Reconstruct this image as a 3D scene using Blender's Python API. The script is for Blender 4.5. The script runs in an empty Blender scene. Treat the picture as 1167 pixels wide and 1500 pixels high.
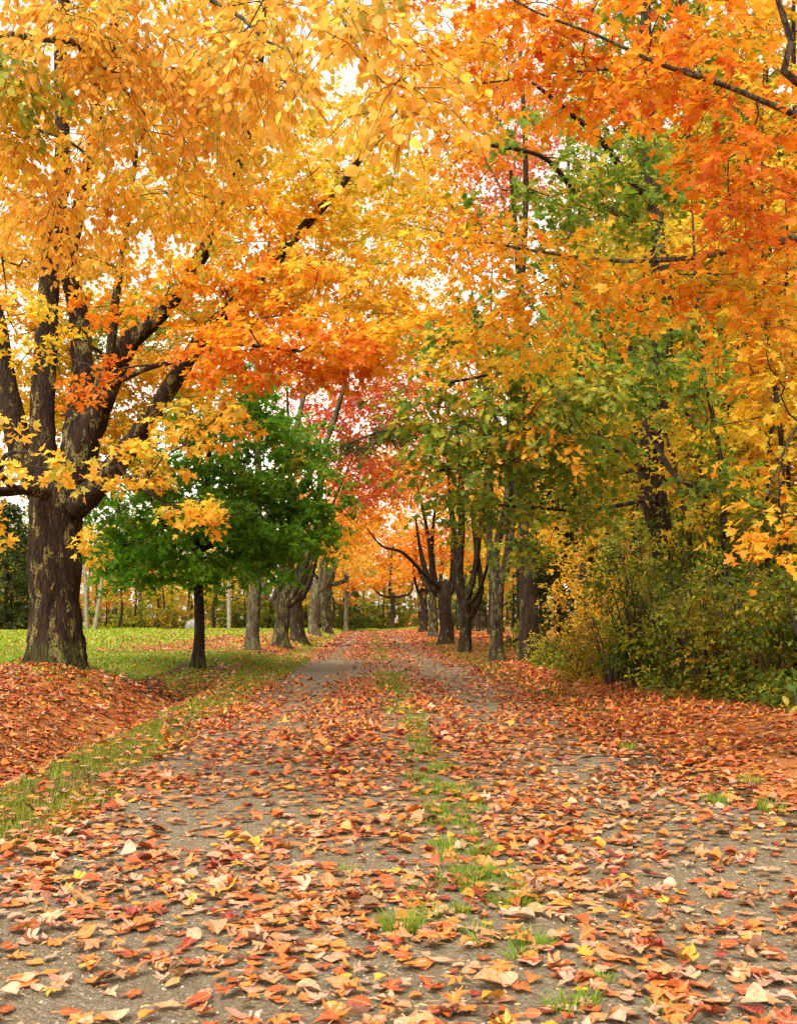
import bpy, math
import numpy as np
from mathutils import Euler, Matrix, Vector

rng = np.random.default_rng(11)
scene = bpy.context.scene
col = scene.collection

# ------------------------------------------------------------------ camera
F, PW, PH = 1600.0, 1167.0, 1500.0
CAM = np.array([0.0, 0.0, 1.2])
PITCH, YAW = math.atan(158 / F), math.atan(43.5 / F)
cam_data = bpy.data.cameras.new('camera')
cam = bpy.data.objects.new('camera', cam_data)
col.objects.link(cam)
cam.location = CAM
cam.rotation_euler = Euler((math.pi / 2 + PITCH, 0, -YAW))
cam_data.sensor_fit = 'VERTICAL'
cam_data.sensor_height = 36.0
cam_data.sensor_width = 36.0
cam_data.lens = 36.0 * F / PH
cam_data.clip_start = 0.05
cam_data.clip_end = 3000
cam_data.dof.use_dof = True
cam_data.dof.focus_distance = 14.0
cam_data.dof.aperture_fstop = 9.0
scene.camera = cam
RC = np.array(cam.rotation_euler.to_matrix())

# ------------------------------------------------------------------ sky, sun, exposure
SUN_EL, SUN_AZ = math.radians(52), math.radians(205)      # azimuth clockwise from +Y: behind, a little left
world = bpy.data.worlds.new('World')
scene.world = world
world.use_nodes = True
wn = world.node_tree
wn.nodes.clear()
sky = wn.nodes.new('ShaderNodeTexSky')
sky.sky_type = 'NISHITA'
sky.sun_disc = False
sky.sun_elevation = SUN_EL
sky.sun_rotation = SUN_AZ
sky.air_density = 1.0
sky.dust_density = 2.0
sky.ozone_density = 1.0
hs = wn.nodes.new('ShaderNodeHueSaturation')              # an overcast sky: the blue nearly gone
hs.inputs['Saturation'].default_value = 0.06
bg = wn.nodes.new('ShaderNodeBackground')
bg.inputs['Strength'].default_value = 0.15
wo = wn.nodes.new('ShaderNodeOutputWorld')
wn.links.new(sky.outputs[0], hs.inputs['Color'])
warm = wn.nodes.new('ShaderNodeMix')                      # the photograph's warm white balance
warm.data_type = 'RGBA'
warm.blend_type = 'MULTIPLY'
warm.inputs[0].default_value = 1.0
warm.inputs[7].default_value = (1.06, 0.97, 0.82, 1)
wn.links.new(hs.outputs[0], warm.inputs[6])
wn.links.new(warm.outputs[2], bg.inputs['Color'])
wn.links.new(bg.outputs[0], wo.inputs['Surface'])
sd = bpy.data.lights.new('sun', 'SUN')
sd.energy = 1.5
sd.angle = math.radians(25)
sd.color = (1.0, 0.92, 0.76)
sun = bpy.data.objects.new('sun', sd)
col.objects.link(sun)
sdir = Vector((math.sin(SUN_AZ) * math.cos(SUN_EL), math.cos(SUN_AZ) * math.cos(SUN_EL), math.sin(SUN_EL)))
sun.rotation_euler = sdir.to_track_quat('Z', 'Y').to_euler()
sun.location = sdir * 60
scene.view_settings.view_transform = 'Standard'
scene.view_settings.look = 'None'
scene.view_settings.exposure = 1.55
scene.view_settings.gamma = 1.0
scene.cycles.use_denoising = True
scene.cycles.max_bounces = 8
scene.cycles.diffuse_bounces = 5
scene.cycles.transmission_bounces = 6
scene.cycles.glossy_bounces = 2
scene.cycles.caustics_reflective = False
scene.cycles.caustics_refractive = False
scene.cycles.use_adaptive_sampling = True
scene.cycles.adaptive_threshold = 0.02


# ------------------------------------------------------------------ helpers
def P(px, py, Y):
    """photo pixel + depth along the drive -> world point"""
    d = RC @ np.array([(px - PW / 2) / F, -(py - PH / 2) / F, -1.0])
    return CAM + d * (Y / d[1])


def project(p):
    q = (p - CAM) @ RC
    return PW / 2 + F * q[:, 0] / -q[:, 2], PH / 2 - F * q[:, 1] / -q[:, 2]


def sm(a, b, x):
    t = np.clip((x - a) / (b - a), 0, 1)
    return t * t * (3 - 2 * t)


def _hash(i, j, k):
    h = (i * 374761393 + j * 668265263 + k * 1442695041) & 0xffffffff
    h = ((h ^ (h >> 13)) * 1274126177) & 0xffffffff
    h = ((h ^ (h >> 16)) * 2246822519) & 0xffffffff
    return ((h >> 8) & 0xffff) / 65535.0


def vnoise(p):
    p = np.asarray(p, float)
    f0 = np.floor(p)
    f = p - f0
    f = f * f * (3 - 2 * f)
    i = f0.astype(np.int64)
    out = 0
    for a in (0, 1):
        for b in (0, 1):
            for c in (0, 1):
                w = (f[:, 0] if a else 1 - f[:, 0]) * (f[:, 1] if b else 1 - f[:, 1]) * (f[:, 2] if c else 1 - f[:, 2])
                out = out + w * _hash(i[:, 0] + a, i[:, 1] + b, i[:, 2] + c)
    return out


def fbm(p, o=3):
    s, a, t = 0, 1.0, 0
    p = np.asarray(p, float)
    for k in range(o):
        s = s + a * vnoise(p * 2 ** k + 17.3 * k)
        t += a
        a *= .5
    return s / t


def n2(x, y, sc, seed=0.0, o=3):
    return fbm(np.stack([x * sc, y * sc, np.full_like(x, seed)], 1), o)


def norm(v):
    return v / np.maximum(np.linalg.norm(v, axis=-1, keepdims=True), 1e-9)


def make_mesh(name, verts, tris, mat, color=None, uv=None, quads=None, smooth=False):
    me = bpy.data.meshes.new(name)
    verts = np.asarray(verts, np.float32)
    faces = []
    nt = 0 if tris is None else len(tris)
    nq = 0 if quads is None else len(quads)
    me.vertices.add(len(verts))
    me.vertices.foreach_set('co', verts.ravel())
    idx = []
    starts = []
    if nt:
        idx.append(np.asarray(tris, np.int32).ravel())
        starts.append(np.arange(nt) * 3)
    if nq:
        idx.append(np.asarray(quads, np.int32).ravel())
        starts.append(nt * 3 + np.arange(nq) * 4)
    idx = np.concatenate(idx)
    me.loops.add(len(idx))
    me.loops.foreach_set('vertex_index', idx)
    me.polygons.add(nt + nq)
    me.polygons.foreach_set('loop_start', np.concatenate(starts).astype(np.int32))
    if smooth:
        me.polygons.foreach_set('use_smooth', np.ones(nt + nq, bool))
    me.update(calc_edges=True)
    if color is not None:
        a = me.attributes.new('Col', 'FLOAT_COLOR', 'POINT')
        c = np.ones((len(verts), 4), np.float32)
        c[:, :color.shape[1]] = color
        a.data.foreach_set('color', c.ravel())
    if uv is not None:
        a = me.attributes.new('leaf_uv', 'FLOAT_VECTOR', 'POINT')
        c = np.zeros((len(verts), 3), np.float32)
        c[:, :2] = uv
        a.data.foreach_set('vector', c.ravel())
    if mat is not None:
        me.materials.append(mat)
    return me


def link(name, me, parent=None, loc=None):
    o = bpy.data.objects.new(name, me)
    col.objects.link(o)
    if parent is not None:
        o.parent = parent
    if loc is not None:
        o.location = loc
    return o


def tag(o, label=None, cat=None, group=None, kind=None):
    if label:
        o['label'] = label
    if cat:
        o['category'] = cat
    if group:
        o['group'] = group
    if kind:
        o['kind'] = kind
    return o


# ------------------------------------------------------------------ materials
def new_mat(name):
    m = bpy.data.materials.new(name)
    m.use_nodes = True
    m.node_tree.nodes.clear()
    return m, m.node_tree.nodes, m.node_tree.links


def nd(N, t, **kw):
    n = N.new(t)
    for k, v in kw.items():
        if k in n.inputs.keys():
            n.inputs[k].default_value = v
        else:
            setattr(n, k, v)
    return n


def mixc(N, L, fac, a, b, mode='MIX'):
    m = N.new('ShaderNodeMix')
    m.data_type = 'RGBA'
    m.blend_type = mode
    for s, v in ((m.inputs[0], fac), (m.inputs[6], a), (m.inputs[7], b)):
        if isinstance(v, bpy.types.NodeSocket):
            L.new(v, s)
        else:
            s.default_value = v if not isinstance(v, tuple) or len(v) == 4 else (*v, 1)
    return m.outputs[2]


def ramp(N, L, src, stops):
    r = N.new('ShaderNodeValToRGB')
    e = r.color_ramp.elements
    while len(e) < len(stops):
        e.new(.5)
    for k, (p, c) in enumerate(stops):
        e[k].position = p
        e[k].color = (*c, 1) if not np.isscalar(c) else (c, c, c, 1)
    L.new(src, r.inputs[0])
    return r.outputs[0]


def leaf_material(name, per_object, transl, rough, spec, blotch):
    m, N, L = new_mat(name)
    if per_object:
        src = nd(N, 'ShaderNodeObjectInfo').outputs['Color']
    else:
        src = nd(N, 'ShaderNodeAttribute', attribute_name='Col').outputs['Color']
    geo = nd(N, 'ShaderNodeNewGeometry')
    nz = nd(N, 'ShaderNodeTexNoise', Scale=70.0, Detail=3.0)
    L.new(geo.outputs['Position'], nz.inputs['Vector'])
    k = ramp(N, L, nz.outputs['Fac'], [(.3, 1 - blotch), (.55, 1.0), (.8, 1.0)])
    c = mixc(N, L, 1.0, src, k, 'MULTIPLY')
    if per_object or blotch > .3:                          # pale veins on the leaves one can see one by one
        uvn = nd(N, 'ShaderNodeAttribute', attribute_name='leaf_uv')
        sep = N.new('ShaderNodeSeparateXYZ')
        L.new(uvn.outputs['Vector'], sep.inputs[0])
        ax = nd(N, 'ShaderNodeMath', operation='ABSOLUTE')
        L.new(sep.outputs[0], ax.inputs[0])
        mu = nd(N, 'ShaderNodeMath', operation='MULTIPLY_ADD')   # y - 0.9|x| : oblique side veins
        L.new(ax.outputs[0], mu.inputs[0])
        mu.inputs[1].default_value = -0.9
        L.new(sep.outputs[1], mu.inputs[2])
        sc = nd(N, 'ShaderNodeMath', operation='MULTIPLY')
        L.new(mu.outputs[0], sc.inputs[0])
        sc.inputs[1].default_value = 34.0
        si = nd(N, 'ShaderNodeMath', operation='SINE')
        L.new(sc.outputs[0], si.inputs[0])
        v1 = ramp(N, L, si.outputs[0], [(.86, 0.0), (1.0, .5)])
        v2 = ramp(N, L, ax.outputs[0], [(.0, .8), (.035, 0.0)])
        vv = mixc(N, L, 1.0, v1, v2, 'LIGHTEN')
        pale = mixc(N, L, .45, c, (.8, .6, .32, 1))
        c = mixc(N, L, vv, c, pale)
    p = nd(N, 'ShaderNodeBsdfPrincipled', Roughness=rough)
    p.inputs['Specular IOR Level'].default_value = spec
    L.new(c, p.inputs['Base Color'])
    t = N.new('ShaderNodeBsdfTranslucent')
    L.new(c, t.inputs['Color'])
    mx = nd(N, 'ShaderNodeMixShader')
    mx.inputs[0].default_value = transl
    L.new(p.outputs[0], mx.inputs[1])
    L.new(t.outputs[0], mx.inputs[2])
    out = N.new('ShaderNodeOutputMaterial')
    L.new(mx.outputs[0], out.inputs[0])
    return m


M = {}
M['leaf'] = leaf_material('tree_leaf', False, .58, .5, .25, .12)
M['leaf_one'] = leaf_material('tree_leaf_single', True, .58, .5, .25, .12)
M['litter'] = leaf_material('fallen_leaf_litter', False, .12, .42, .45, .45)
M['litter_one'] = leaf_material('fallen_leaf_single', True, .12, .42, .45, .45)
M['grass'] = leaf_material('grass_blade', False, .35, .5, .3, .1)


def bark_material(name, dark, light, lichen=None, lichen_amt=0.5, zs=.16, scale=14.0, bump=.9, moss=0.0):
    m, N, L = new_mat(name)
    tc = nd(N, 'ShaderNodeTexCoord')
    mp = nd(N, 'ShaderNodeMapping')
    mp.inputs['Scale'].default_value = (1, 1, zs)
    L.new(tc.outputs['Object'], mp.inputs[0])
    nz = nd(N, 'ShaderNodeTexNoise', Scale=scale, Detail=8.0, Roughness=.65, Distortion=.6)
    L.new(mp.outputs[0], nz.inputs['Vector'])
    vo = nd(N, 'ShaderNodeTexVoronoi', Scale=scale * 1.3, feature='DISTANCE_TO_EDGE')
    L.new(mp.outputs[0], vo.inputs['Vector'])
    mid = tuple((a + b) / 2 for a, b in zip(dark, light))
    c = ramp(N, L, nz.outputs['Fac'], [(.34, dark), (.5, mid), (.7, light)])
    crack = ramp(N, L, vo.outputs['Distance'], [(.0, .35), (.12, 1.0)])
    c = mixc(N, L, 1.0, c, crack, 'MULTIPLY')
    big = nd(N, 'ShaderNodeTexNoise', Scale=2.2, Detail=3.0)
    L.new(tc.outputs['Object'], big.inputs['Vector'])
    tint = ramp(N, L, big.outputs['Fac'], [(.35, (1, .78, .62)), (.65, (.85, 1, .85))])
    c = mixc(N, L, .6, c, tint, 'MULTIPLY')
    if lichen:
        mp2 = nd(N, 'ShaderNodeMapping')
        mp2.inputs['Scale'].default_value = (1, 1, .45)
        L.new(tc.outputs['Object'], mp2.inputs[0])
        ln = nd(N, 'ShaderNodeTexNoise', Scale=5.5, Detail=7.0, Roughness=.68)
        L.new(mp2.outputs[0], ln.inputs['Vector'])
        lm = ramp(N, L, ln.outputs['Fac'], [(.60 - .16 * lichen_amt, 0.0), (.645 - .16 * lichen_amt, 1.0)])
        ln2 = nd(N, 'ShaderNodeTexNoise', Scale=26.0, Detail=4.0)
        L.new(tc.outputs['Object'], ln2.inputs['Vector'])
        lm2 = ramp(N, L, ln2.outputs['Fac'], [(.40, 0.0), (.5, 1.0)])
        lm = mixc(N, L, 1.0, lm, lm2, 'MULTIPLY')
        lc = ramp(N, L, nz.outputs['Fac'], [(.3, tuple(v * .55 for v in lichen)), (.65, lichen)])
        c = mixc(N, L, lm, c, lc)
    if moss:
        sep = N.new('ShaderNodeSeparateXYZ')
        L.new(tc.outputs['Object'], sep.inputs[0])
        ad = nd(N, 'ShaderNodeMath', operation='MULTIPLY_ADD')
        L.new(big.outputs['Fac'], ad.inputs[0])
        ad.inputs[1].default_value = -.45
        L.new(sep.outputs[2], ad.inputs[2])
        mm = ramp(N, L, ad.outputs[0], [(0.0, .6), (.16, 0.0)])
        mm = mixc(N, L, 1.0, mm, ramp(N, L, nz.outputs['Fac'], [(.42, 0.0), (.58, 1.0)]), 'MULTIPLY')
        mm = mixc(N, L, moss, (0, 0, 0, 1), mm)
        c = mixc(N, L, mm, c, (.05, .065, .012, 1))
    p = nd(N, 'ShaderNodeBsdfPrincipled', Roughness=.85)
    p.inputs['Specular IOR Level'].default_value = .2
    L.new(c, p.inputs['Base Color'])
    ht = mixc(N, L, .6, nz.outputs['Fac'], crack)
    b = nd(N, 'ShaderNodeBump', Strength=bump, Distance=.03)
    L.new(ht, b.inputs['Height'])
    L.new(b.outputs[0], p.inputs['Normal'])
    out = N.new('ShaderNodeOutputMaterial')
    L.new(p.outputs[0], out.inputs[0])
    return m


M['bark_old'] = bark_material('bark_old_maple', (.005, .003, .0017), (.050, .027, .014), (.19, .16, .052), .36, moss=.8)
M['bark_lichen'] = bark_material('bark_lichen', (.010, .007, .004), (.075, .054, .032), (.16, .155, .065), .55, moss=.7)
M['bark_brown'] = bark_material('bark_brown', (.008, .0048, .003), (.058, .036, .021), (.14, .135, .062), .2, moss=.6)
M['bark_grey'] = bark_material('bark_grey', (.035, .028, .02), (.14, .115, .08), (.19, .19, .10), .45, moss=.4)
M['bark_twig'] = bark_material('bark_twig', (.022, .015, .010), (.085, .06, .04), None, scale=30.0, bump=.2)
M['bark_birch'] = bark_material('bark_birch', (.16, .14, .11), (.42, .38, .32), (.08, .065, .05), .35, zs=2.5, bump=.2)


def ground_material():
    m, N, L = new_mat('ground')
    at = nd(N, 'ShaderNodeAttribute', attribute_name='Col')
    sep = N.new('ShaderNodeSeparateColor')
    L.new(at.outputs['Color'], sep.inputs[0])
    geo = nd(N, 'ShaderNodeNewGeometry')
    n1 = nd(N, 'ShaderNodeTexNoise', Scale=3.0, Detail=8.0, Roughness=.7)
    n2_ = nd(N, 'ShaderNodeTexNoise', Scale=38.0, Detail=6.0, Roughness=.7)
    n3 = nd(N, 'ShaderNodeTexNoise', Scale=.35, Detail=4.0)
    for n in (n1, n2_, n3):
        L.new(geo.outputs['Position'], n.inputs['Vector'])
    soil = ramp(N, L, n2_.outputs['Fac'], [(.3, (.035, .022, .012)), (.5, (.085, .055, .028)), (.7, (.16, .10, .05))])
    grass = ramp(N, L, n2_.outputs['Fac'], [(.3, (.06, .085, .010)), (.5, (.15, .185, .020)), (.72, (.27, .27, .035))])
    yel = ramp(N, L, n3.outputs['Fac'], [(.35, (.8, 1.0, .8)), (.65, (1.35, 1.05, .8))])
    grass = mixc(N, L, 1.0, grass, yel, 'MULTIPLY')
    lit = ramp(N, L, n2_.outputs['Fac'], [(.3, (.12, .04, .012)), (.5, (.34, .12, .03)), (.66, (.46, .24, .11))])
    gm = nd(N, 'ShaderNodeMath', operation='ADD')
    L.new(sep.outputs[0], gm.inputs[0])
    L.new(n1.outputs['Fac'], gm.inputs[1])
    gf = ramp(N, L, gm.outputs[0], [(.82, 0.0), (1.05, 1.0)])
    c = mixc(N, L, gf, soil, grass)
    lm = nd(N, 'ShaderNodeMath', operation='ADD')
    L.new(sep.outputs[1], lm.inputs[0])
    L.new(n2_.outputs['Fac'], lm.inputs[1])
    lf = ramp(N, L, lm.outputs[0], [(.95, 0.0), (1.08, 1.0)])
    c = mixc(N, L, lf, c, lit)
    p = nd(N, 'ShaderNodeBsdfPrincipled', Roughness=.9)
    p.inputs['Specular IOR Level'].default_value = .15
    L.new(c, p.inputs['Base Color'])
    b = nd(N, 'ShaderNodeBump', Strength=.7, Distance=.03)
    L.new(n2_.outputs['Fac'], b.inputs['Height'])
    L.new(b.outputs[0], p.inputs['Normal'])
    out = N.new('ShaderNodeOutputMaterial')
    L.new(p.outputs[0], out.inputs[0])
    return m


def gravel_material():
    m, N, L = new_mat('gravel')
    geo = nd(N, 'ShaderNodeNewGeometry')
    v1 = nd(N, 'ShaderNodeTexVoronoi', Scale=75.0)
    v2 = nd(N, 'ShaderNodeTexVoronoi', Scale=210.0)
    n1 = nd(N, 'ShaderNodeTexNoise', Scale=2.2, Detail=6.0, Roughness=.65)
    n2_ = nd(N, 'ShaderNodeTexNoise', Scale=120.0, Detail=5.0, Roughness=.7)
    for n in (v1, v2, n1, n2_):
        L.new(geo.outputs['Position'], n.inputs['Vector'])
    sp = N.new('ShaderNodeSeparateColor')
    L.new(v1.outputs['Color'], sp.inputs[0])
    sp2 = N.new('ShaderNodeSeparateColor')
    L.new(v2.outputs['Color'], sp2.inputs[0])
    st = ramp(N, L, sp.outputs[0], [(0, (.085, .06, .034)), (.45, (.165, .132, .088)), (.8, (.28, .23, .16)), (1, (.50, .44, .34))])
    st2 = ramp(N, L, sp2.outputs[1], [(0, (.08, .058, .034)), (.5, (.165, .132, .088)), (1, (.29, .235, .155))])
    c = mixc(N, L, .5, st, st2)
    dirt = ramp(N, L, n2_.outputs['Fac'], [(.3, (.085, .06, .034)), (.7, (.20, .158, .10))])
    df = ramp(N, L, n1.outputs['Fac'], [(.35, .1), (.65, .55)])
    c = mixc(N, L, df, c, dirt)
    p = nd(N, 'ShaderNodeBsdfPrincipled', Roughness=.8)
    p.inputs['Specular IOR Level'].default_value = .3
    L.new(c, p.inputs['Base Color'])
    ad = mixc(N, L, .5, v1.outputs['Distance'], n2_.outputs['Fac'])
    b = nd(N, 'ShaderNodeBump', Strength=1.0, Distance=.02)
    b.invert = True
    L.new(ad, b.inputs['Height'])
    L.new(b.outputs[0], p.inputs['Normal'])
    out = N.new('ShaderNodeOutputMaterial')
    L.new(p.outputs[0], out.inputs[0])
    return m


def simple_material(name, a, b, scale, rough=.8):
    m, N, L = new_mat(name)
    tc = nd(N, 'ShaderNodeTexCoord')
    n = nd(N, 'ShaderNodeTexNoise', Scale=scale, Detail=6.0)
    L.new(tc.outputs['Object'], n.inputs['Vector'])
    c = ramp(N, L, n.outputs['Fac'], [(.3, a), (.7, b)])
    p = nd(N, 'ShaderNodeBsdfPrincipled', Roughness=rough)
    L.new(c, p.inputs['Base Color'])
    out = N.new('ShaderNodeOutputMaterial')
    L.new(p.outputs[0], out.inputs[0])
    return m


M['ground'] = ground_material()
M['gravel'] = gravel_material()
M['pebble'] = leaf_material('pebble', False, 0.0, .75, .3, .25)
M['rock'] = simple_material('pale_rock', (.10, .095, .085), (.22, .21, .19), 4.0)


# ------------------------------------------------------------------ terrain
def gz(x, y):
    x = np.asarray(x, float)
    y = np.asarray(y, float)
    f = sm(22, 30, y)
    bank = (1 - f) * sm(-3.75, -5.0, x) + f * sm(-2.3, -3.5, x)
    z = .25 * bank
    z = z + .27 * np.exp(-((x + 5.1) ** 2 + (y - 18) ** 2) / 1.5 ** 2)
    z = z - .34 * np.exp(-((x + 3.35) / .5) ** 2) * (1 - sm(20, 25, y))
    z = z + .2 * sm(2.8, 5.5, x) + .10 * sm(40, 100, y)
    tr = np.exp(-((x + 1.0) / .42) ** 2) + np.exp(-((x - 1.57) / .42) ** 2)
    z = z - .028 * tr
    shp = x.shape
    off = sm(1.9, 3.2, np.abs(x - .3))
    nz = (n2(x.ravel(), y.ravel(), .9, 3.0) - .5).reshape(shp)
    nz2 = (n2(x.ravel(), y.ravel(), .12, 5.0) - .5).reshape(shp)
    z = z + nz * (.02 + .08 * off) + nz2 * .25 * sm(6, 14, np.abs(x - .3))
    return z


def gz1(x, y):
    return float(gz(np.array([x]), np.array([y]))[0])


def edge_l(y):
    return -1.9 + (n2(y * 0, y, .8, 9.0, 5) - .5) * 1.1


def edge_r(y):
    return 2.5 + (n2(y * 0, y, .8, 13.0, 5) - .5) * 1.1


def grid_quads(nx, ny):
    i = np.arange(nx - 1)[None, :] + np.arange(ny - 1)[:, None] * nx
    i = i.ravel()
    return np.stack([i, i + 1, i + 1 + nx, i + nx], 1)


def grass_w(x, y):
    """how much grass grows at a spot (0..1)"""
    nz = n2(x, y, .8, 21.0)
    verge = sm(-1.5, -1.95, x) * sm(-3.45, -2.8, x) * (.35 + .85 * sm(.36, .56, n2(x, y, 1.1, 23.0)))
    verge_far = sm(-1.7, -2.0, x) * sm(-4.4, -3.6, x) * sm(19, 23, y)
    lawn = sm(-3.9, -4.8, x) * sm(17, 20, y + .35 * (x + 5)) 
    lawn = np.maximum(lawn, sm(-2.6, -3.0, x) * sm(25, 29, y))
    mid = np.exp(-((x - .45) / .28) ** 2) * .8
    rv = sm(2.5, 2.75, x) * sm(3.7, 3.2, x) * sm(11, 15, y) * .6
    rf = sm(2.6, 3.2, x) * sm(26, 34, y) * sm(5.5, 4.4, x) * .7
    foot = .75 * np.exp(-((x + 4.9) ** 2 + (y - 17.3) ** 2) / 1.1 ** 2)
    far = np.maximum(sm(112, 118, y), foot)
    w = np.maximum.reduce([verge, verge_far, lawn, rv, rf, far, mid])
    return np.clip(w * (.55 + .9 * nz), 0, 1)


def orange_patch(x, y):
    """lawn strewn with leaves under the row of trees"""
    return sm(-9.5, -6.5, x) * sm(-2.2, -3.2, x) * sm(29, 36, y) * sm(80, 55, y)


xs = np.concatenate([-12 - np.geomspace(.3, 700, 34)[::-1], np.arange(-12, 9.01, .15), 9 + np.geomspace(.3, 700, 34)])
ys = np.concatenate([np.array([-60, -30, -15, -8, -4]), np.arange(-2, 42, .2), 42 + np.geomspace(.3, 1200, 60)])
X, Yg = np.meshgrid(xs, ys)
Z = gz(X, Yg)
xf, yf = X.ravel(), Yg.ravel()
gcol = np.zeros((xf.size, 3), np.float32)
gcol[:, 0] = grass_w(xf, yf)
lit = .55 * sm(2.4, 3.0, xf) + .6 * sm(-3.0, -3.4, xf) * (1 - sm(17, 21, yf)) + .55 * orange_patch(xf, yf) + .1
gcol[:, 1] = np.clip(lit, 0, .62)
g = link('ground', make_mesh('ground', np.stack([xf, yf, Z.ravel()], 1), None, M['ground'], gcol, quads=grid_quads(len(xs), len(ys)), smooth=True))
tag(g, kind='structure')

ry = np.concatenate([np.arange(-6, 42, .2), 42 + np.geomspace(.3, 73, 60)])
el, er = edge_l(ry), edge_r(ry)
t = np.linspace(0, 1, 34)
RX = el[:, None] + (er - el)[:, None] * t[None, :]
RY = np.repeat(ry[:, None], 34, 1)
RZ = gz(RX, RY) + .012
RZ[:, 0] -= .03
RZ[:, -1] -= .03
road = link('gravel_road', make_mesh('gravel_road', np.stack([RX.ravel(), RY.ravel(), RZ.ravel()], 1), None, M['gravel'], quads=grid_quads(34, len(ry)), smooth=True))
tag(road, kind='structure')


def on_top(x, y):
    inside = (x > edge_l(y)) & (x < edge_r(y)) & (y < 115)
    return gz(x, y) + np.where(inside, .012, 0)


# ------------------------------------------------------------------ leaf shapes
def fan(outline, centre):
    pts = np.array([centre] + outline, float)
    n = len(outline)
    tr = np.array([[0, 1 + i, 1 + (i + 1) % n] for i in range(n)])
    return pts, tr


def mirror(half):
    return half + [(-x, y) for x, y in half[::-1] if abs(x) > 1e-6]


MAPLE_HI = mirror([(0, 0), (.30, -.07), (.36, .02), (.22, .14), (.40, .20), (.58, .47), (.40, .45), (.17, .48), (.25, .70), (.13, .77), (0, 1.03)])
MAPLE_MD = mirror([(0, 0), (.36, .0), (.23, .16), (.58, .45), (.18, .47), (.17, .74), (0, 1.03)])
OVATE_HI = mirror([(0, 0), (.16, .08), (.29, .26), (.32, .45), (.26, .66), (.13, .86), (0, 1.0)])
OVATE_MD = mirror([(0, 0), (.25, .2), (.31, .48), (.18, .8), (0, 1.0)])
OAK = mirror([(0, 0), (.10, .12), (.26, .16), (.14, .30), (.38, .42), (.17, .52), (.36, .70), (.15, .76), (.10, .92), (0, 1.0)])


def template(kind, var):
    r = np.random.default_rng(100 + var)
    if kind == 'maple_hi':
        p, t_ = fan(MAPLE_HI, (0, .3))
    elif kind == 'maple_md':
        p, t_ = fan(MAPLE_MD, (0, .3))
    elif kind == 'maple_lo':
        p = np.array([(0, 0), (.56, .34), (.20, .46), (0, 1.0), (-.20, .46), (-.56, .34)], float)
        t_ = np.array([(0, 1, 2), (0, 2, 3), (0, 3, 4), (0, 4, 5)])
    elif kind == 'ovate_hi':
        p, t_ = fan(OVATE_HI, (0, .45))
    elif kind == 'ovate_md':
        p, t_ = fan(OVATE_MD, (0, .45))
    elif kind == 'ovate_lo':
        p = np.array([(0, 0), (.3, .4), (0, 1.0), (-.3, .4)], float)
        t_ = np.array([(0, 1, 2), (0, 2, 3)])
    elif kind == 'needle':
        p = np.array([(0, 0), (.055, .5), (0, 1.0), (-.055, .5)], float)
        t_ = np.array([(0, 1, 2), (0, 2, 3)])
    elif kind == 'oak':
        p, t_ = fan(OAK, (0, .5))
    elif kind == 'clump':
        p = np.array([(0, 0), (.5, .3), (.35, .85), (-.1, 1.0), (-.5, .5)], float)
        t_ = np.array([(0, 1, 2), (0, 2, 3), (0, 3, 4)])
    a, b, c = r.uniform(-.5, .9), r.uniform(-.4, .5), r.uniform(-.3, .3)
    z = a * p[:, 0] ** 2 * 1.2 - b * (p[:, 1] - .3) ** 2 * .6 + c * p[:, 0] * (p[:, 1] - .3)
    z = z + r.uniform(-.04, .04, len(p))
    return np.column_stack([p, z]), t_, p


TPL = {k: [template(k, v) for v in range(4)] for k in ('maple_hi', 'maple_md', 'maple_lo', 'ovate_hi', 'ovate_md', 'ovate_lo', 'oak', 'clump', 'needle')}


def litter_template(var, n):
    """a dry curled leaf: outline, an inner ring and a centre"""
    r = np.random.default_rng(500 + var)
    out = np.array([MAPLE_HI, OVATE_HI, MAPLE_HI, OVATE_HI][var % 4])
    if n == 'md':
        out = np.array([MAPLE_MD, OVATE_MD, MAPLE_MD, OVATE_MD][var % 4])
    if var % 2:
        out = out * np.array([r.uniform(.75, 1.5), r.uniform(.85, 1.1)])
    out = out + r.normal(0, .022, out.shape)
    c = np.array([0, .42])
    inner = c + (out - c) * .5
    p = np.vstack([[c], inner, out]) if n == 'hi' else np.vstack([[c], out])
    k = len(out)
    tr = []
    if n == 'hi':
        for i in range(k):
            j = (i + 1) % k
            tr += [(0, 1 + i, 1 + j), (1 + i, 1 + k + i, 1 + k + j), (1 + i, 1 + k + j, 1 + j)]
    else:
        for i in range(k):
            tr.append((0, 1 + i, 1 + (i + 1) % k))
    x, y = p[:, 0], p[:, 1] - .42
    fold = r.uniform(.25, .9) if var % 5 == 1 else 0.0
    ang = r.uniform(0, math.pi)
    u = x * math.cos(ang) + y * math.sin(ang)
    curl = (r.uniform(.03, .30) if var % 4 else r.uniform(.5, .9)) * r.choice([1, 1, -1])
    z = curl * u * u * 1.1 + r.uniform(-.3, .3) * x * y
    rad = np.hypot(x, y)
    z = z + np.sin(np.arctan2(y, x) * r.integers(2, 5) + r.uniform(0, 6)) * rad * r.uniform(.02, .08)
    z = z + r.uniform(-.02, .02, len(p)) + fold * np.abs(x)
    q = np.column_stack([x * (1 - .12 * abs(curl)), y, z - z.min()])
    if n == 'hi':                                           # stalk
        m0 = len(q)
        zb = q[1 + k][2]
        s = np.array([(-.012, -.42, zb), (.012, -.42, zb), (.05, -.62, zb + .06), (.09, -.8, max(0., zb - .02))])
        q = np.vstack([q, s])
        p = np.vstack([p, [(0, 0)] * 4])
        tr += [(m0, m0 + 1, m0 + 2), (m0 + 2, m0 + 1, m0 + 3)]
    return q, np.array(tr), p


LIT_HI = [litter_template(v, 'hi') for v in range(24)]
LIT_MD = [litter_template(v, 'md') for v in range(8)]


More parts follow.
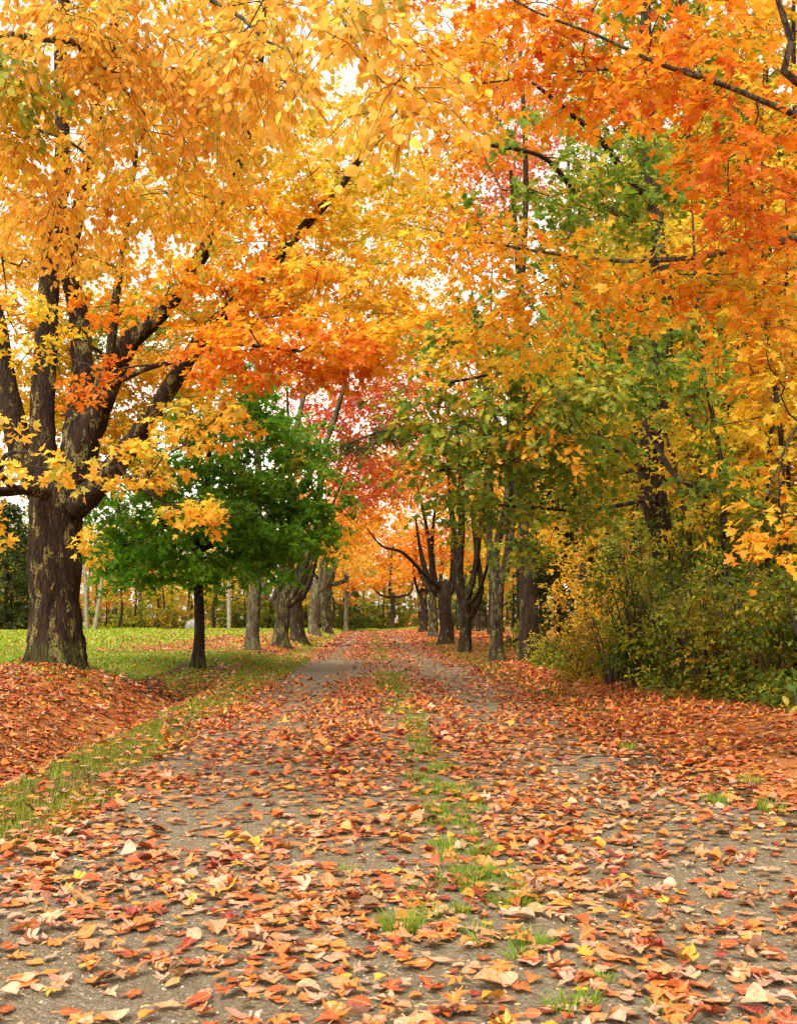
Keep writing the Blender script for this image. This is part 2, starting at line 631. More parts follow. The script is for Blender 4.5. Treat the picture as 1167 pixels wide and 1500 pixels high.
def place_leaves(tpls, pos, ydir, nrm, scale, color, r):
    """stamp leaf templates: returns verts, tris, colours, uvs"""
    n = len(pos)
    if n == 0:
        return None
    y = norm(ydir)
    z = norm(nrm - y * np.sum(nrm * y, 1, keepdims=True))
    x = np.cross(y, z)
    which = r.integers(0, len(tpls), n)
    V, T, C, U = [], [], [], []
    off = 0
    for k, (p, tr, uv) in enumerate(tpls):
        s = np.where(which == k)[0]
        if len(s) == 0:
            continue
        sc = scale[s][:, None, None]
        v = pos[s][:, None, :] + sc * (p[None, :, 0:1] * x[s][:, None, :] + p[None, :, 1:2] * y[s][:, None, :] + p[None, :, 2:3] * z[s][:, None, :])
        nv = p.shape[0]
        V.append(v.reshape(-1, 3))
        T.append((tr[None] + (np.arange(len(s)) * nv)[:, None, None]).reshape(-1, 3) + off)
        C.append(np.repeat(color[s], nv, 0))
        U.append(np.tile(uv, (len(s), 1)))
        off += len(s) * nv
    return np.vstack(V), np.vstack(T), np.vstack(C), np.vstack(U)


def join(parts):
    parts = [p for p in parts if p is not None]
    V, T, C, U = [], [], [], []
    off = 0
    for v, t_, c, u in parts:
        V.append(v)
        T.append(t_ + off)
        C.append(c)
        U.append(u)
        off += len(v)
    return np.vstack(V), np.vstack(T), np.vstack(C), np.vstack(U)


# ------------------------------------------------------------------ palettes (weight, rgb)
PAL = {
    'gold': [(5, (0.850, 0.514, 0.050)), (3, (0.850, 0.422, 0.041)), (2, (0.720, 0.555, 0.063)), (1, (0.500, 0.514, 0.072))],
    'amber': [(5, (0.870, 0.480, 0.068)), (4, (0.860, 0.544, 0.080)), (2, (0.840, 0.395, 0.057)), (1, (0.580, 0.533, 0.091))],
    'yellow': [(5, (0.820, 0.524, 0.036)), (3, (0.700, 0.533, 0.042)), (2, (0.540, 0.485, 0.042)), (2, (0.840, 0.417, 0.027))],
    'orange': [(5, (0.840, 0.310, 0.019)), (3, (0.850, 0.398, 0.027)), (2, (0.760, 0.204, 0.015)), (1, (0.560, 0.087, 0.012))],
    'orange_red': [(4, (0.800, 0.281, 0.030)), (3, (0.840, 0.369, 0.030)), (3, (0.740, 0.204, 0.030)), (1, (0.840, 0.446, 0.030))],
    'orange_yellow': [(4, (0.850, 0.391, 0.025)), (4, (0.850, 0.494, 0.036)), (1, (0.780, 0.247, 0.022)), (1, (0.600, 0.514, 0.050))],
    'pink': [(5, (.70, .16, .11)), (3, (.74, .24, .10)), (2, (.76, .32, .08)), (1, (.56, .08, .06))],
    'green': [(5, (.155, .36, .028)), (3, (.21, .42, .035)), (2, (.11, .26, .02)), (1, (.36, .45, .035))],
    'oak': [(5, (.12, .22, .025)), (3, (.19, .30, .03)), (2, (.36, .40, .04)), (1, (.66, .46, .04))],
    'lime': [(4, (.27, .34, .04)), (3, (.48, .45, .05)), (2, (.66, .49, .05)), (1, (.15, .24, .025))],
    'olive': [(5, (.095, .145, .012)), (4, (.17, .19, .015)), (2, (.38, .29, .02)), (3, (.06, .11, .010))],
    'bronze': [(4, (.30, .20, .016)), (3, (.21, .155, .014)), (2, (.46, .30, .02)), (3, (.11, .12, .012))],
    'pine': [(5, (.04, .07, .02)), (3, (.06, .09, .022)), (2, (.10, .11, .022))],
}


def pick(pal, n, r):
    w = np.array([p[0] for p in PAL[pal]], float)
    c = np.array([p[1] for p in PAL[pal]], float)
    return c[r.choice(len(c), n, p=w / w.sum())]


# ------------------------------------------------------------------ trees
def spline(pts, rad, step):
    """Catmull-Rom through points, resampled"""
    pts = np.asarray(pts, float)
    rad = np.asarray(rad, float)
    P_ = np.vstack([2 * pts[0] - pts[1], pts, 2 * pts[-1] - pts[-2]])
    out, ro = [], []
    for i in range(len(pts) - 1):
        a, b, c, d = P_[i:i + 4]
        n = max(1, int(np.linalg.norm(c - b) / step))
        for k in range(n):
            u = k / n
            out.append(.5 * ((2 * b) + (c - a) * u + (2 * a - 5 * b + 4 * c - d) * u * u + (3 * b - a - 3 * c + d) * u ** 3))
            ro.append(rad[i] + (rad[i + 1] - rad[i]) * u)
    out.append(pts[-1])
    ro.append(rad[-1])
    return np.array(out), np.array(ro)


def tube(pts, rad, sides, rough=0.0, flare=0.0, seed=0.0, cap=True):
    n = len(pts)
    tan = norm(np.gradient(pts, axis=0))
    ref = np.array([0.31, 0.95, 0.05]) if abs(tan[0][2]) > .6 else np.array([0, 0, 1.0])
    u = norm(np.cross(tan, ref))
    w = np.cross(tan, u)
    a = np.arange(sides) / sides * 2 * math.pi
    d = u[:, None, :] * np.cos(a)[None, :, None] + w[:, None, :] * np.sin(a)[None, :, None]
    r = np.repeat(rad[:, None], sides, 1)
    if flare:
        h = pts[:, 2] - pts[0, 2]
        lob = 1 + .35 * np.sin(a * 5 + seed) + .22 * np.sin(a * 3 + seed * 2.1)
        r = r * (1 + flare * np.exp(-h / .28)[:, None] * lob[None, :])
    v = pts[:, None, :] + d * r[:, :, None]
    if rough:
        q = v.reshape(-1, 3)
        fine = np.abs(fbm(q * np.array([16, 16, 2.2]) + seed, 3) - .5) * 2
        big = fbm(q * np.array([2.2, 2.2, .9]) + seed + 40, 3) - .5
        k = (fine - .25) * .2 * rough + big * .34 * rough
        v = v + d * (r * k.reshape(n, sides))[:, :, None]
    i = np.arange(n - 1)[:, None] * sides
    j = np.arange(sides)[None, :]
    jn = (j + 1) % sides
    Q = np.stack([i + j, i + jn, i + sides + jn, i + sides + j], -1).reshape(-1, 4)
    V = v.reshape(-1, 3)
    tri = np.zeros((0, 3), int)
    if cap:
        V = np.vstack([V, pts[-1] + tan[-1] * rad[-1] * .35])
        b = (n - 1) * sides
        tri = np.stack([b + np.arange(sides), b + (np.arange(sides) + 1) % sides, np.full(sides, n * sides)], 1)
    return V, Q, tri


def join_tubes(lst):
    V, Q, T = [], [], []
    off = 0
    for v, q, t_ in lst:
        V.append(v)
        Q.append(q + off)
        T.append(t_ + off)
        off += len(v)
    return np.vstack(V), np.vstack(Q), np.vstack(T)


def grow(limb_nodes, clusters, r, step, tip, cap_frac=.55, wob=.12):
    """connect foliage clusters to the limbs: every cluster grows from the nearest fitting node"""
    pos = [p for p, _, _ in limb_nodes]
    rad0 = [q for _, q, _ in limb_nodes]
    dirs = [d for _, _, d in limb_nodes]
    n0 = len(pos)
    total = n0 + 40 * len(clusters) + 10
    A = np.zeros((total, 3))
    A[:n0] = pos
    D = np.zeros((total, 3))
    D[:n0] = dirs
    par = np.full(total, -1)
    depth = np.zeros(total)
    cnt = n0
    dist0 = np.array([np.min(np.linalg.norm(A[:n0] - c, axis=1)) for c in clusters])
    tips = np.zeros(len(clusters), int)
    tdir = np.zeros((len(clusters), 3))
    for ci in np.argsort(dist0):
        c = clusters[ci]
        dv = c - A[:cnt]
        dist = np.linalg.norm(dv, axis=1) + 1e-6
        up = np.maximum(0, -dv[:, 2]) / dist
        al = np.sum(dv * D[:cnt], 1) / dist
        cost = dist * (1 + .7 * up + .35 * (1 - al)) + .06 * depth[:cnt]
        k = int(np.argmin(cost))
        L = dist[k]
        m = min(36, max(2, int(L / step)))
        p0 = A[k].copy()
        d0 = norm(D[k] * .5 + dv[k] / L + np.array([0, 0, .25]))
        ctrl = p0 + d0 * L * .5
        prev = k
        jit = r.normal(0, 1, 3) * wob * L * .25
        for s in range(1, m + 1):
            u = s / m
            p = (1 - u) ** 2 * p0 + 2 * u * (1 - u) * ctrl + u * u * c
            p = p + jit * math.sin(u * math.pi) + (r.normal(0, 1, 3) * wob * step * .25 if s < m else 0)
            A[cnt] = p
            D[cnt] = norm(p - A[prev])
            par[cnt] = prev
            depth[cnt] = depth[prev] + L / m
            prev = cnt
            cnt += 1
        tips[ci] = prev
        tdir[ci] = D[prev]
    rad = np.zeros(cnt)
    rad[:n0] = rad0
    acc = np.zeros(cnt)
    has_child = np.zeros(cnt, bool)
    for i in range(cnt - 1, n0 - 1, -1):
        ri = tip ** 2.3 + acc[i]
        rad[i] = ri ** (1 / 2.3)
        if par[i] >= n0:
            acc[par[i]] += ri - (tip ** 2.3) * .6
    for i in range(n0, cnt):
        rad[i] = min(rad[i], rad[par[i]] * (cap_frac if par[i] < n0 else 1.0))
    # chains
    child = {}
    for i in range(n0, cnt):
        child.setdefault(par[i], []).append(i)
    tubes = []
    seen = np.zeros(cnt, bool)
    for i in range(n0, cnt):
        if seen[i]:
            continue
        ch = [par[i], i]
        seen[i] = True
        while True:
            nx = [c for c in child.get(ch[-1], []) if c == ch[-1] + 1 and not seen[c]]
            if not nx:
                break
            ch.append(nx[0])
            seen[nx[0]] = True
        ra = rad[ch].copy()
        ra[0] = min(ra[0], ra[1] * 1.25)
        sides = 3 if ra[1] < .022 else (5 if ra[1] < .06 else 7)
        tubes.append(tube(A[ch], ra, sides, cap=False))
    return tubes, tdir


def cloud_points(clouds, r):
    """(px, py, Y, rx_px, ry_px, rY, n, palette) -> cluster centres with palette"""
    pts, pals = [], []
    for (px, py, Y, rx, ry, rY, n, pal) in clouds:
        s = Y / F
        c = P(px, py, Y)
        q = norm(r.normal(0, 1, (n * 3, 3))) * (r.uniform(0.05, 1, (n * 3, 1)) ** (1 / 2.2))
        keep = []
        md = .55 * (4.0 / max(n, 1)) ** (1 / 3)
        for v in q:
            if len(keep) >= n:
                break
            if all(np.sum((v - k) ** 2) > md * md for k in keep):
                keep.append(v)
        while len(keep) < n:
            keep.append(q[r.integers(len(q))])
        for v in keep:
            pts.append(c + v * np.array([rx * s, rY, ry * s]))
            pals.append(pal)
    return np.array(pts), pals


def sphere_points(spheres, r):
    pts, pals = [], []
    for (c, rad, n, pal) in spheres:
        v = norm(r.normal(0, 1, (n, 3))) * (r.uniform(0.1, 1, (n, 1)) ** (1 / 2.4))
        pts += list(np.asarray(c) + v * np.asarray(rad))
        pals += [pal] * n
    return np.array(pts), pals


def foliage(clusters, pals, tdir, r, radius, per, size, kind, droop=.35, flat=.3, twigs=6, base=None, upn=1.0, far_lod=True, hi_dist=11.0, md_dist=17.0, spread=1.0):
    """leaves in flat sprays round every cluster centre"""
    n = len(clusters)
    K = twigs
    Mx = max(1, per // K)
    N_ = n * K * Mx
    if base is not None:
        od = norm((clusters - base) * np.array([1, 1, .0]) + 1e-6)
    else:
        od = norm(tdir * np.array([1, 1, .15]))
    ang0 = np.arctan2(od[:, 1], od[:, 0])
    ang = ang0[:, None] + (r.uniform(-1, 1, (n, K)) * 2.6 * spread)
    el = r.normal(-.12, .28, (n, K)) * flat / .3
    L_ = radius * r.uniform(.55, 1.2, (n, K))
    td = np.stack([np.cos(ang) * np.cos(el), np.sin(ang) * np.cos(el), np.sin(el)], -1)
    org = clusters[:, None, :] + r.normal(0, 1, (n, K, 3)) * radius * np.array([.16, .16, .20])
    t_ = r.uniform(.12, 1.0, (n, K, Mx))
    pos = org[:, :, None, :] + td[:, :, None, :] * (L_[:, :, None] * t_)[..., None]
    pos[..., 2] -= .28 * L_[:, :, None] * t_ ** 2 * droop / .35
    side = np.stack([-np.sin(ang), np.cos(ang), np.zeros_like(ang)], -1)[:, :, None, :] * r.choice([-1, 1], (n, K, Mx))[..., None]
    ld = td[:, :, None, :] * .55 + side * r.uniform(.2, 1, (n, K, Mx, 1)) + r.normal(0, .25, (n, K, Mx, 3))
    ld[..., 2] -= droop * r.uniform(.3, 1.8, (n, K, Mx))
    ld = norm(ld)
    pos = pos + ld * size * r.uniform(.2, .6, (n, K, Mx, 1)) + r.normal(0, .02, pos.shape)
    nr = r.normal(0, .55, (n, K, Mx, 3))
    nr[..., 2] += upn
    ccol = np.array([pick(p, 1, r)[0] for p in pals])
    lcol = np.repeat(ccol[:, None, :], K * Mx, 1).reshape(-1, 3)
    alt = np.vstack([pick(p, K * Mx, r) for p in pals])
    m = r.uniform(0, 1, (N_, 1))
    m = np.where(r.uniform(0, 1, (N_, 1)) < .3, 1.0, m * .5)
    lcol = lcol * (1 - m) + alt * m
    lcol = lcol * r.uniform(.78, 1.18, (N_, 1)) * r.uniform(.93, 1.07, (N_, 3))
    lcol = np.clip(lcol, .005, .9)
    pos, ld, nr = pos.reshape(-1, 3), ld.reshape(-1, 3), nr.reshape(-1, 3)
    sc = size * r.uniform(.65, 1.2, N_)
    tw = np.stack([org.reshape(-1, 3), (org + td * L_[..., None] * .5 - np.array([0, 0, 1.]) * (.07 * L_)[..., None] * droop / .35).reshape(-1, 3),
                   (org + td * L_[..., None] - np.array([0, 0, 1.]) * (.28 * L_)[..., None] * droop / .35).reshape(-1, 3)], 1)
    return dict(pos=pos, ld=ld, nr=nr, sc=sc, col=lcol, kind=kind, hi=hi_dist, md=md_dist), tw


LEAFSETS = {'maple': ('maple_hi', 'maple_md', 'maple_lo'), 'ovate': ('ovate_hi', 'ovate_md', 'ovate_lo'), 'oak': ('oak', 'oak', 'maple_lo'), 'clump': ('clump',) * 3, 'needle': ('needle',) * 3}


def leaves_to_parts(f, r, force_lod=None, mask=None):
    d = np.linalg.norm(f['pos'] - CAM, axis=1)
    lod = np.where(d < f['hi'], 0, np.where(d < f['md'], 1, 2))
    if force_lod is not None:
        lod[:] = force_lod
    parts = []
    for k in range(3):
        s = lod == k
        if mask is not None:
            s = s & mask
        s = np.where(s)[0]
        parts.append(place_leaves(TPL[LEAFSETS[f['kind']][k]], f['pos'][s], f['ld'][s], f['nr'][s], f['sc'][s], f['col'][s], r))
    return parts


SINGLE = {}


def single_mesh(key, tpl, mat):
    if key not in SINGLE:
        p, tr, uv = tpl
        SINGLE[key] = make_mesh('leaf', p, tr, mat, uv=uv)
    return SINGLE[key]


def leaf_objects(f, idx, parent, r, base):
    kind = LEAFSETS[f['kind']][0]
    for i in idx:
        v = int(r.integers(0, 4))
        me = single_mesh((kind, v), TPL[kind][v], M['leaf_one'])
        y = norm(f['ld'][i])
        z = norm(f['nr'][i] - y * np.dot(f['nr'][i], y))
        x = np.cross(y, z)
        o = bpy.data.objects.new('leaf', me)
        col.objects.link(o)
        o.parent = parent
        s = f['sc'][i]
        mt = Matrix.Identity(4)
        for a in range(3):
            mt[a][0], mt[a][1], mt[a][2], mt[a][3] = x[a] * s, y[a] * s, z[a] * s, f['pos'][i][a] - base[a]
        o.matrix_local = mt
        o.color = (*f['col'][i], 1)


def make_tree(name, label, base, limbs, bark, sets, seed, cat='tree', group=None, step=.35, tip=.005, nmin=0.0, rough=0.0, sides=10, flare=.35, singles=0, twig_rad=0.0, extra=None, limb_step=None, wob=.12, force_lod=None, cap_frac=.55, wood=('trunk', 'limb')):
    """limbs: [(points, radii)], first one the trunk.  sets: foliage settings, each with clusters + pals"""
    r = np.random.default_rng(seed)
    base = np.asarray(base, float)
    root = bpy.data.objects.new(name, None)
    col.objects.link(root)
    root.location = base
    root.empty_display_size = .3
    tag(root, label, cat, group)
    nodes = []
    for k, (pts, rad) in enumerate(limbs):
        ls = limb_step or max(.12, float(np.mean(rad)) * .9)
        sp, sr = spline(pts, rad, ls)
        mr = float(np.mean(sr))
        ns = sides if k == 0 else max(7, min(int(sides * .75), int(10 + mr * 120)))
        if k and mr < .12:
            sp, sr = spline(pts, rad, max(ls, .14))
        v, q, t_ = tube(sp - base, sr, ns, rough, flare if k == 0 else 0, seed=seed * 1.7 + k)
        link(wood[min(k, 1)], make_mesh(wood[min(k, 1)], v, t_, bark, quads=q, smooth=True), root)
        tn = norm(np.gradient(sp, axis=0))
        st = max(1, int(.3 / ls))
        for i in range(0, len(sp), st):
            if sp[i][2] - base[2] > nmin:
                nodes.append((sp[i], sr[i], tn[i]))
    allc = np.vstack([s['c'] for s in sets])
    tubes, tdir = grow(nodes, allc, r, step, tip, cap_frac=cap_frac, wob=wob)
    parts = []
    off = 0
    fs = []
    for s in sets:
        n = len(s['c'])
        kw = {k: v for k, v in s.items() if k not in ('c', 'pal')}
        f, tw = foliage(s['c'], s['pal'], tdir[off:off + n], r, **kw)
        off += n
        fs.append(f)
        if twig_rad:
            for q in tw:
                tubes.append(tube(q, np.array([twig_rad * 1.3, twig_rad, twig_rad * .6]), 3, cap=False))
    if tubes:
        v, q, t_ = join_tubes(tubes)
        b = link('branching', make_mesh('branching', v - base, t_, M['bark_twig'], quads=q, smooth=True), root)
        tag(b, kind='stuff')
    for f in fs:
        mask = np.ones(len(f['pos']), bool)
        if singles:
            px, py = project(f['pos'])
            vis = (px > -10) & (px < PW + 10) & (py > -10) & (py < PH)
            d = np.linalg.norm(f['pos'] - CAM, axis=1)
            size_px = np.where(vis, f['sc'] / d, 0)
            order = np.argsort(-size_px)[:singles]
            order = order[size_px[order] * F > 9]
            mask[order] = False
            leaf_objects(f, order, root, r, base)
            singles -= len(order)
        parts += leaves_to_parts(f, r, force_lod, mask)
    v, t_, c, u = join(parts)
    fo = link('foliage', make_mesh('foliage', v - base, t_, M['leaf'], c), root)
    tag(fo, kind='stuff')
    return root


def copy_tree(o, loc, rz, sc, label=None, group=None):
    c = o.copy()
    col.objects.link(c)
    c.location = loc
    c.rotation_euler = (0, 0, rz)
    c.scale = (sc[0], sc[0], sc[1])
    if label:
        c['label'] = label
    if group:
        c['group'] = group
    for ch in o.children:
        k = ch.copy()
        col.objects.link(k)
        k.parent = c
    return c


def px_limb(pts, w0, w1):
    """[(px, py, Y)...] with widths in photo pixels -> world limb"""
    q = np.array([P(*p) for p in pts])
    n = len(pts)
    ws = np.linspace(w0, w1, n)
    return q, np.array([w * p[2] / F / 2 for w, p in zip(ws, pts)])


def cset(clouds, seed, clear=None, **kw):
    c, p = cloud_points(clouds, np.random.default_rng(seed))
    if clear:
        c, p = clear(c, p)
    return dict(c=c, pal=p, **kw)


def base_at(px, Y):
    x = P(px, 908, Y)[0]
    return np.array([x, Y, gz1(x, Y)])


# ---------- the old maple on the bank left of the drive
YB = 18.0
b = base_at(83, YB)
trunk = np.vstack([[b - [0, 0, .12]], [P(83, 940, YB)], [P(82, 880, YB)], [P(81, 800, YB)], [P(84, 745, YB)], [P(88, 715, YB)]])
rt = np.array([43, 39, 35, 35, 39, 37]) * YB / F
limbs = [(trunk, rt)]
limbs.append(px_limb([(76, 745, 18.05), (63, 660, 18.1), (62, 600, 18.2), (70, 450, 18.3), (78, 350, 18.3), (92, 240, 18.4), (90, 60, 18.6), (110, -150, 19)], 46, 14))
limbs.append(px_limb([(95, 740, 18.1), (108, 660, 18.3), (121, 560, 18.6), (116, 470, 18.9), (101, 380, 19), (125, 270, 19.2), (160, 80, 19.3), (200, -160, 19.3)], 44, 10))
limbs.append(px_limb([(105, 735, 17.9), (127, 650, 17.7), (150, 585, 17.6), (185, 508, 17.6), (224, 470, 17.5), (275, 410, 17.3), (330, 300, 17), (370, 160, 16.8), (390, 0, 16.7)], 42, 10))
limbs.append(px_limb([(110, 745, 17.8), (154, 700, 17.5), (193, 650, 17.3), (231, 596, 17.1), (270, 535, 16.9), (310, 478, 16.7), (375, 415, 16.5), (430, 350, 16.3), (500, 270, 16), (560, 180, 15.8)], 36, 9))
limbs.append(px_limb([(70, 735, 18.1), (30, 650, 18.2), (14, 585, 18.2), (-4, 480, 18.3), (-30, 380, 18.5), (-70, 220, 18.7), (-110, 40, 19)], 44, 12))
limbs.append(px_limb([(75, 725, 17.7), (38, 717, 17.2), (0, 720, 16.6), (-60, 700, 15.6), (-120, 640, 14.5)], 20, 8))
limbs.append(px_limb([(152, 590, 17.5), (160, 540, 17.3), (166, 470, 17.2), (178, 380, 17), (187, 330, 16.9), (200, 220, 16.7)], 17, 7))
limbs.append(px_limb([(160, 565, 17.5), (215, 540, 17), (262, 528, 16.4), (330, 505, 15.8), (400, 510, 15.3), (480, 520, 15)], 9, 4))
limbs.append(px_limb([(172, 680, 17.3), (190, 700, 16.8), (240, 735, 15.6), (300, 757, 15), (350, 752, 14.6)], 7, 3))
limbs.append(px_limb([(22, 716, 16.95), (2, 695, 14.8), (8, 668, 12.6), (40, 662, 11), (72, 672, 10.3)], 11, 3))
clouds = [
    (70, 230, 17.5, 150, 120, 2.6, 26, 'amber'), (270, 150, 17.5, 190, 160, 2.8, 44, 'gold'),
    (470, 260, 17, 130, 130, 2.5, 38, 'yellow'), (330, 330, 16.5, 150, 70, 2.0, 24, 'orange_yellow'),
    (385, 420, 16.5, 110, 50, 1.8, 7, 'orange_red'), (300, 400, 20, 160, 90, 1.5, 14, 'gold'), (390, 420, 16.5, 110, 55, 1.8, 9, 'orange_yellow'), (260, 430, 16.3, 80, 40, 1.4, 8, 'orange_yellow'),
    (500, 420, 16, 100, 70, 2.0, 18, 'gold'), (480, 510, 15.3, 130, 28, 1.3, 9, 'orange_red'), (480, 500, 15.3, 130, 34, 1.3, 11, 'orange_yellow'),
    (350, 515, 15.5, 80, 22, 1.2, 9, 'orange_red'), (120, 420, 16, 80, 30, 1.4, 4, 'orange_yellow'),
    (-180, 300, 18, 170, 260, 3.0, 26, 'gold'), (150, -180, 18.5, 380, 160, 3.2, 44, 'gold'), (150, 250, 21.5, 260, 260, 1.6, 26, 'gold'),
    (240, 560, 20.5, 120, 70, 1.2, 14, 'gold'), (60, 520, 21, 110, 140, 1.2, 22, 'yellow'), (20, 420, 20.5, 90, 70, 1.2, 14, 'gold'), (130, 630, 21.5, 80, 60, 1.0, 24, 'yellow'), (180, 480, 22, 100, 70, 1.0, 22, 'lime'), (20, 690, 21.5, 50, 50, .8, 8, 'yellow'), (60, 360, 22, 130, 60, 1.0, 26, 'gold'), (110, 560, 22.5, 120, 80, 1.0, 24, 'yellow'), (230, 560, 22.5, 80, 60, 1.0, 14, 'gold'), (580, 480, 16, 60, 60, 1.6, 10, 'orange_yellow'),
]
sprays = [
    (240, 640, 15.4, 80, 50, .9, 20, 'gold'), (320, 620, 15.2, 50, 40, .8, 12, 'gold'), (300, 748, 14.9, 70, 14, .5, 12, 'gold'), (210, 700, 15.6, 40, 18, .6, 6, 'gold'),
    (132, 790, 16, 10, 18, .3, 3, 'gold'), (30, 500, 15.5, 50, 30, 1.2, 7, 'yellow'), (60, 455, 14.5, 60, 25, 1.2, 7, 'yellow'), (150, 440, 15, 60, 16, .8, 6, 'orange'),
    (130, 565, 15.5, 40, 16, .8, 5, 'orange'), (175, 535, 16, 40, 14, .8, 4, 'orange_red'), (-4, 625, 11.5, 16, 30, .5, 4, 'gold'), (-6, 765, 11.5, 14, 24, .4, 4, 'gold'),
    (95, 685, 10.2, 34, 5, .2, 3, 'gold'), (30, 680, 10.4, 10, 5, .1, 1, 'gold'),
]


def keep_stems_clear(c, p):
    """the stems stand on the near side of the crown: foliage there grows behind them"""
    px, py = project(c)
    k = (px > -20) & (px < 235) & (py > 310) & (py < 800) & (c[:, 1] < 19)
    c = c.copy()
    c[k, 1] = 19.3 + (19 - c[k, 1]) * .5
    return c, p


big = make_tree('old_maple', 'huge old maple with lichen-flecked forked trunk on leafy bank, golden leaves', b, limbs, M['bark_old'],
                [cset(sprays, 4, radius=.27, per=20, size=.115, kind='maple', twigs=4), cset(clouds, 3, keep_stems_clear, radius=.60, per=105, size=.112, kind='maple', twigs=7)], 5, rough=1.0, sides=64, flare=.13,
                step=.3, tip=.0045, nmin=2.2, singles=300, limb_step=.07)
# burl on the limb
kb = P(152, 583, 17.25)
uu = np.linspace(0, math.pi, 11)
vv = np.linspace(0, 2 * math.pi, 16, endpoint=False)
bv = np.array([[math.sin(a) * math.cos(c), math.sin(a) * math.sin(c), math.cos(a)] for a in uu for c in vv])
bv = bv * (1 + .5 * (fbm(bv * 2.2 + 5, 3) - .5))[:, None] * np.array([.16, .17, .19])
ii = np.arange(10)[:, None] * 16
jj = np.arange(16)[None, :]
bq = np.stack([ii + jj, ii + 16 + jj, ii + 16 + (jj + 1) % 16, ii + (jj + 1) % 16], -1).reshape(-1, 4)
link('burl', make_mesh('burl', bv + (kb - b), None, M['bark_old'], quads=bq, smooth=True), [c for c in big.children if c.name.startswith('limb')][2])

# ---------- overhanging tree with oval yellow leaves, trunk just left of the view
b = np.array([-4.3, 5.2, gz1(-4.3, 5.2)])
limbs = [(np.array([b - [0, 0, .1], b + [.05, 0, 2], b + [.15, .1, 4.2], b + [.2, .1, 7], b + [.3, .2, 11]]), np.array([.2, .16, .14, .1, .04]))]
limbs.append((np.vstack([b + [.15, .1, 3.6], P(-150, 60, 5.6), P(45, 55, 5.7), P(105, 60, 5.8), P(160, 105, 6.0), P(215, 170, 6.6)]), np.array([.06, .04, .022, .018, .012, .006])))
limbs.append((np.vstack([b + [.17, .1, 5.0], P(60, -200, 5.2), P(330, -60, 4.8), P(480, -40, 4.4), P(505, 40, 4.1), P(560, 120, 4.0)]), np.array([.07, .045, .024, .013, .007, .004])))
limbs.append((np.vstack([b + [.17, .1, 4.6], P(0, -120, 5.6), P(200, -40, 5.8), P(330, 10, 5.6), P(390, 60, 5.4), P(425, 75, 5.3)]), np.array([.06, .04, .02, .012, .008, .004])))
limbs.append((np.vstack([b + [.15, .1, 3.3], P(-160, 200, 6.5), P(-20, 190, 7), P(90, 200, 7.2), P(170, 270, 7.5)]), np.array([.05, .03, .018, .012, .006])))
clouds = [
    (540, 25, 4.05, 55, 35, .2, 5, 'amber'), (590, 130, 4.0, 35, 40, .15, 4, 'amber'), (370, 60, 5.0, 60, 60, .4, 7, 'amber'),
    (90, 90, 6.0, 150, 110, .9, 26, 'amber'), (270, 90, 6.2, 140, 100, .9, 26, 'amber'), (30, 170, 6.3, 60, 60, .6, 7, 'yellow'),
    (60, 260, 6.8, 90, 70, .7, 10, 'amber'), (210, 230, 7.2, 110, 70, .8, 16, 'gold'), (330, 200, 7.2, 70, 70, .7, 8, 'gold'),
    (430, 60, 6.0, 70, 60, .7, 7, 'amber'), (120, 320, 7.6, 120, 40, .7, 9, 'amber'), (20, 90, 5.6, 30, 60, .3, 4, 'lime'), (300, 300, 8.0, 70, 40, .6, 6, 'gold'),
    (150, -160, 6.2, 420, 120, 1.2, 26, 'amber'),
]
make_tree('overhanging_linden', 'overhanging branches of tall tree with oval yellow leaves hiding the upper old maple', b, limbs, M['bark_grey'],
          [cset(clouds, 8, radius=.30, per=72, size=.058, kind='ovate', droop=.9, twigs=6, upn=.55, hi_dist=6.3, flat=.4)], 21, step=.2, tip=.0022, nmin=3.0, singles=300,
          twig_rad=.0018, sides=14, rough=.4)

# ---------- overhanging orange maple, trunk just right of the view
b = np.array([5.1, 7.6, gz1(5.1, 7.6)])
T0 = lambda h: b + np.array([-.03 * h, .02 * h, h])
limbs = [(np.array([b - [0, 0, .1], T0(2), T0(4.5), T0(7), T0(11)]), np.array([.24, .2, .17, .13, .04]))]
limbs.append((np.vstack([T0(4.0), P(1240, 205, 7.7), P(1167, 170, 7.5), P(1060, 125, 7.3), P(974, 97, 7.2), P(870, 50, 7.0), P(779, 15, 6.9), P(690, -40, 6.8)]), np.array([.06, .035, .024, .019, .016, .011, .008, .005])))
limbs.append((np.vstack([T0(3.6), P(1230, 350, 8.2), P(1120, 357, 8.4), P(1019, 377, 8.6), P(900, 382, 8.9), P(769, 365, 9.2), P(670, 345, 9.5), P(584, 327, 9.8)]), np.array([.06, .04, .03, .022, .016, .012, .008, .005])))
limbs.append((np.vstack([T0(5.4), P(1180, 130, 6.9), P(1158, 60, 6.7), P(1139, 0, 6.6), P(1110, -90, 6.4)]), np.array([.06, .03, .022, .018, .008])))
limbs.append((np.vstack([P(1060, 125, 7.3), P(980, 95, 7.8), P(909, 100, 8.2), P(800, 108, 8.5), P(684, 120, 8.8), P(584, 70, 9.1)]), np.array([.014, .014, .013, .011, .008, .004])))
limbs.append((np.vstack([T0(2.6), P(1250, 560, 8.2), P(1170, 620, 8.0), P(1120, 730, 7.9)]), np.array([.05, .024, .012, .005])))
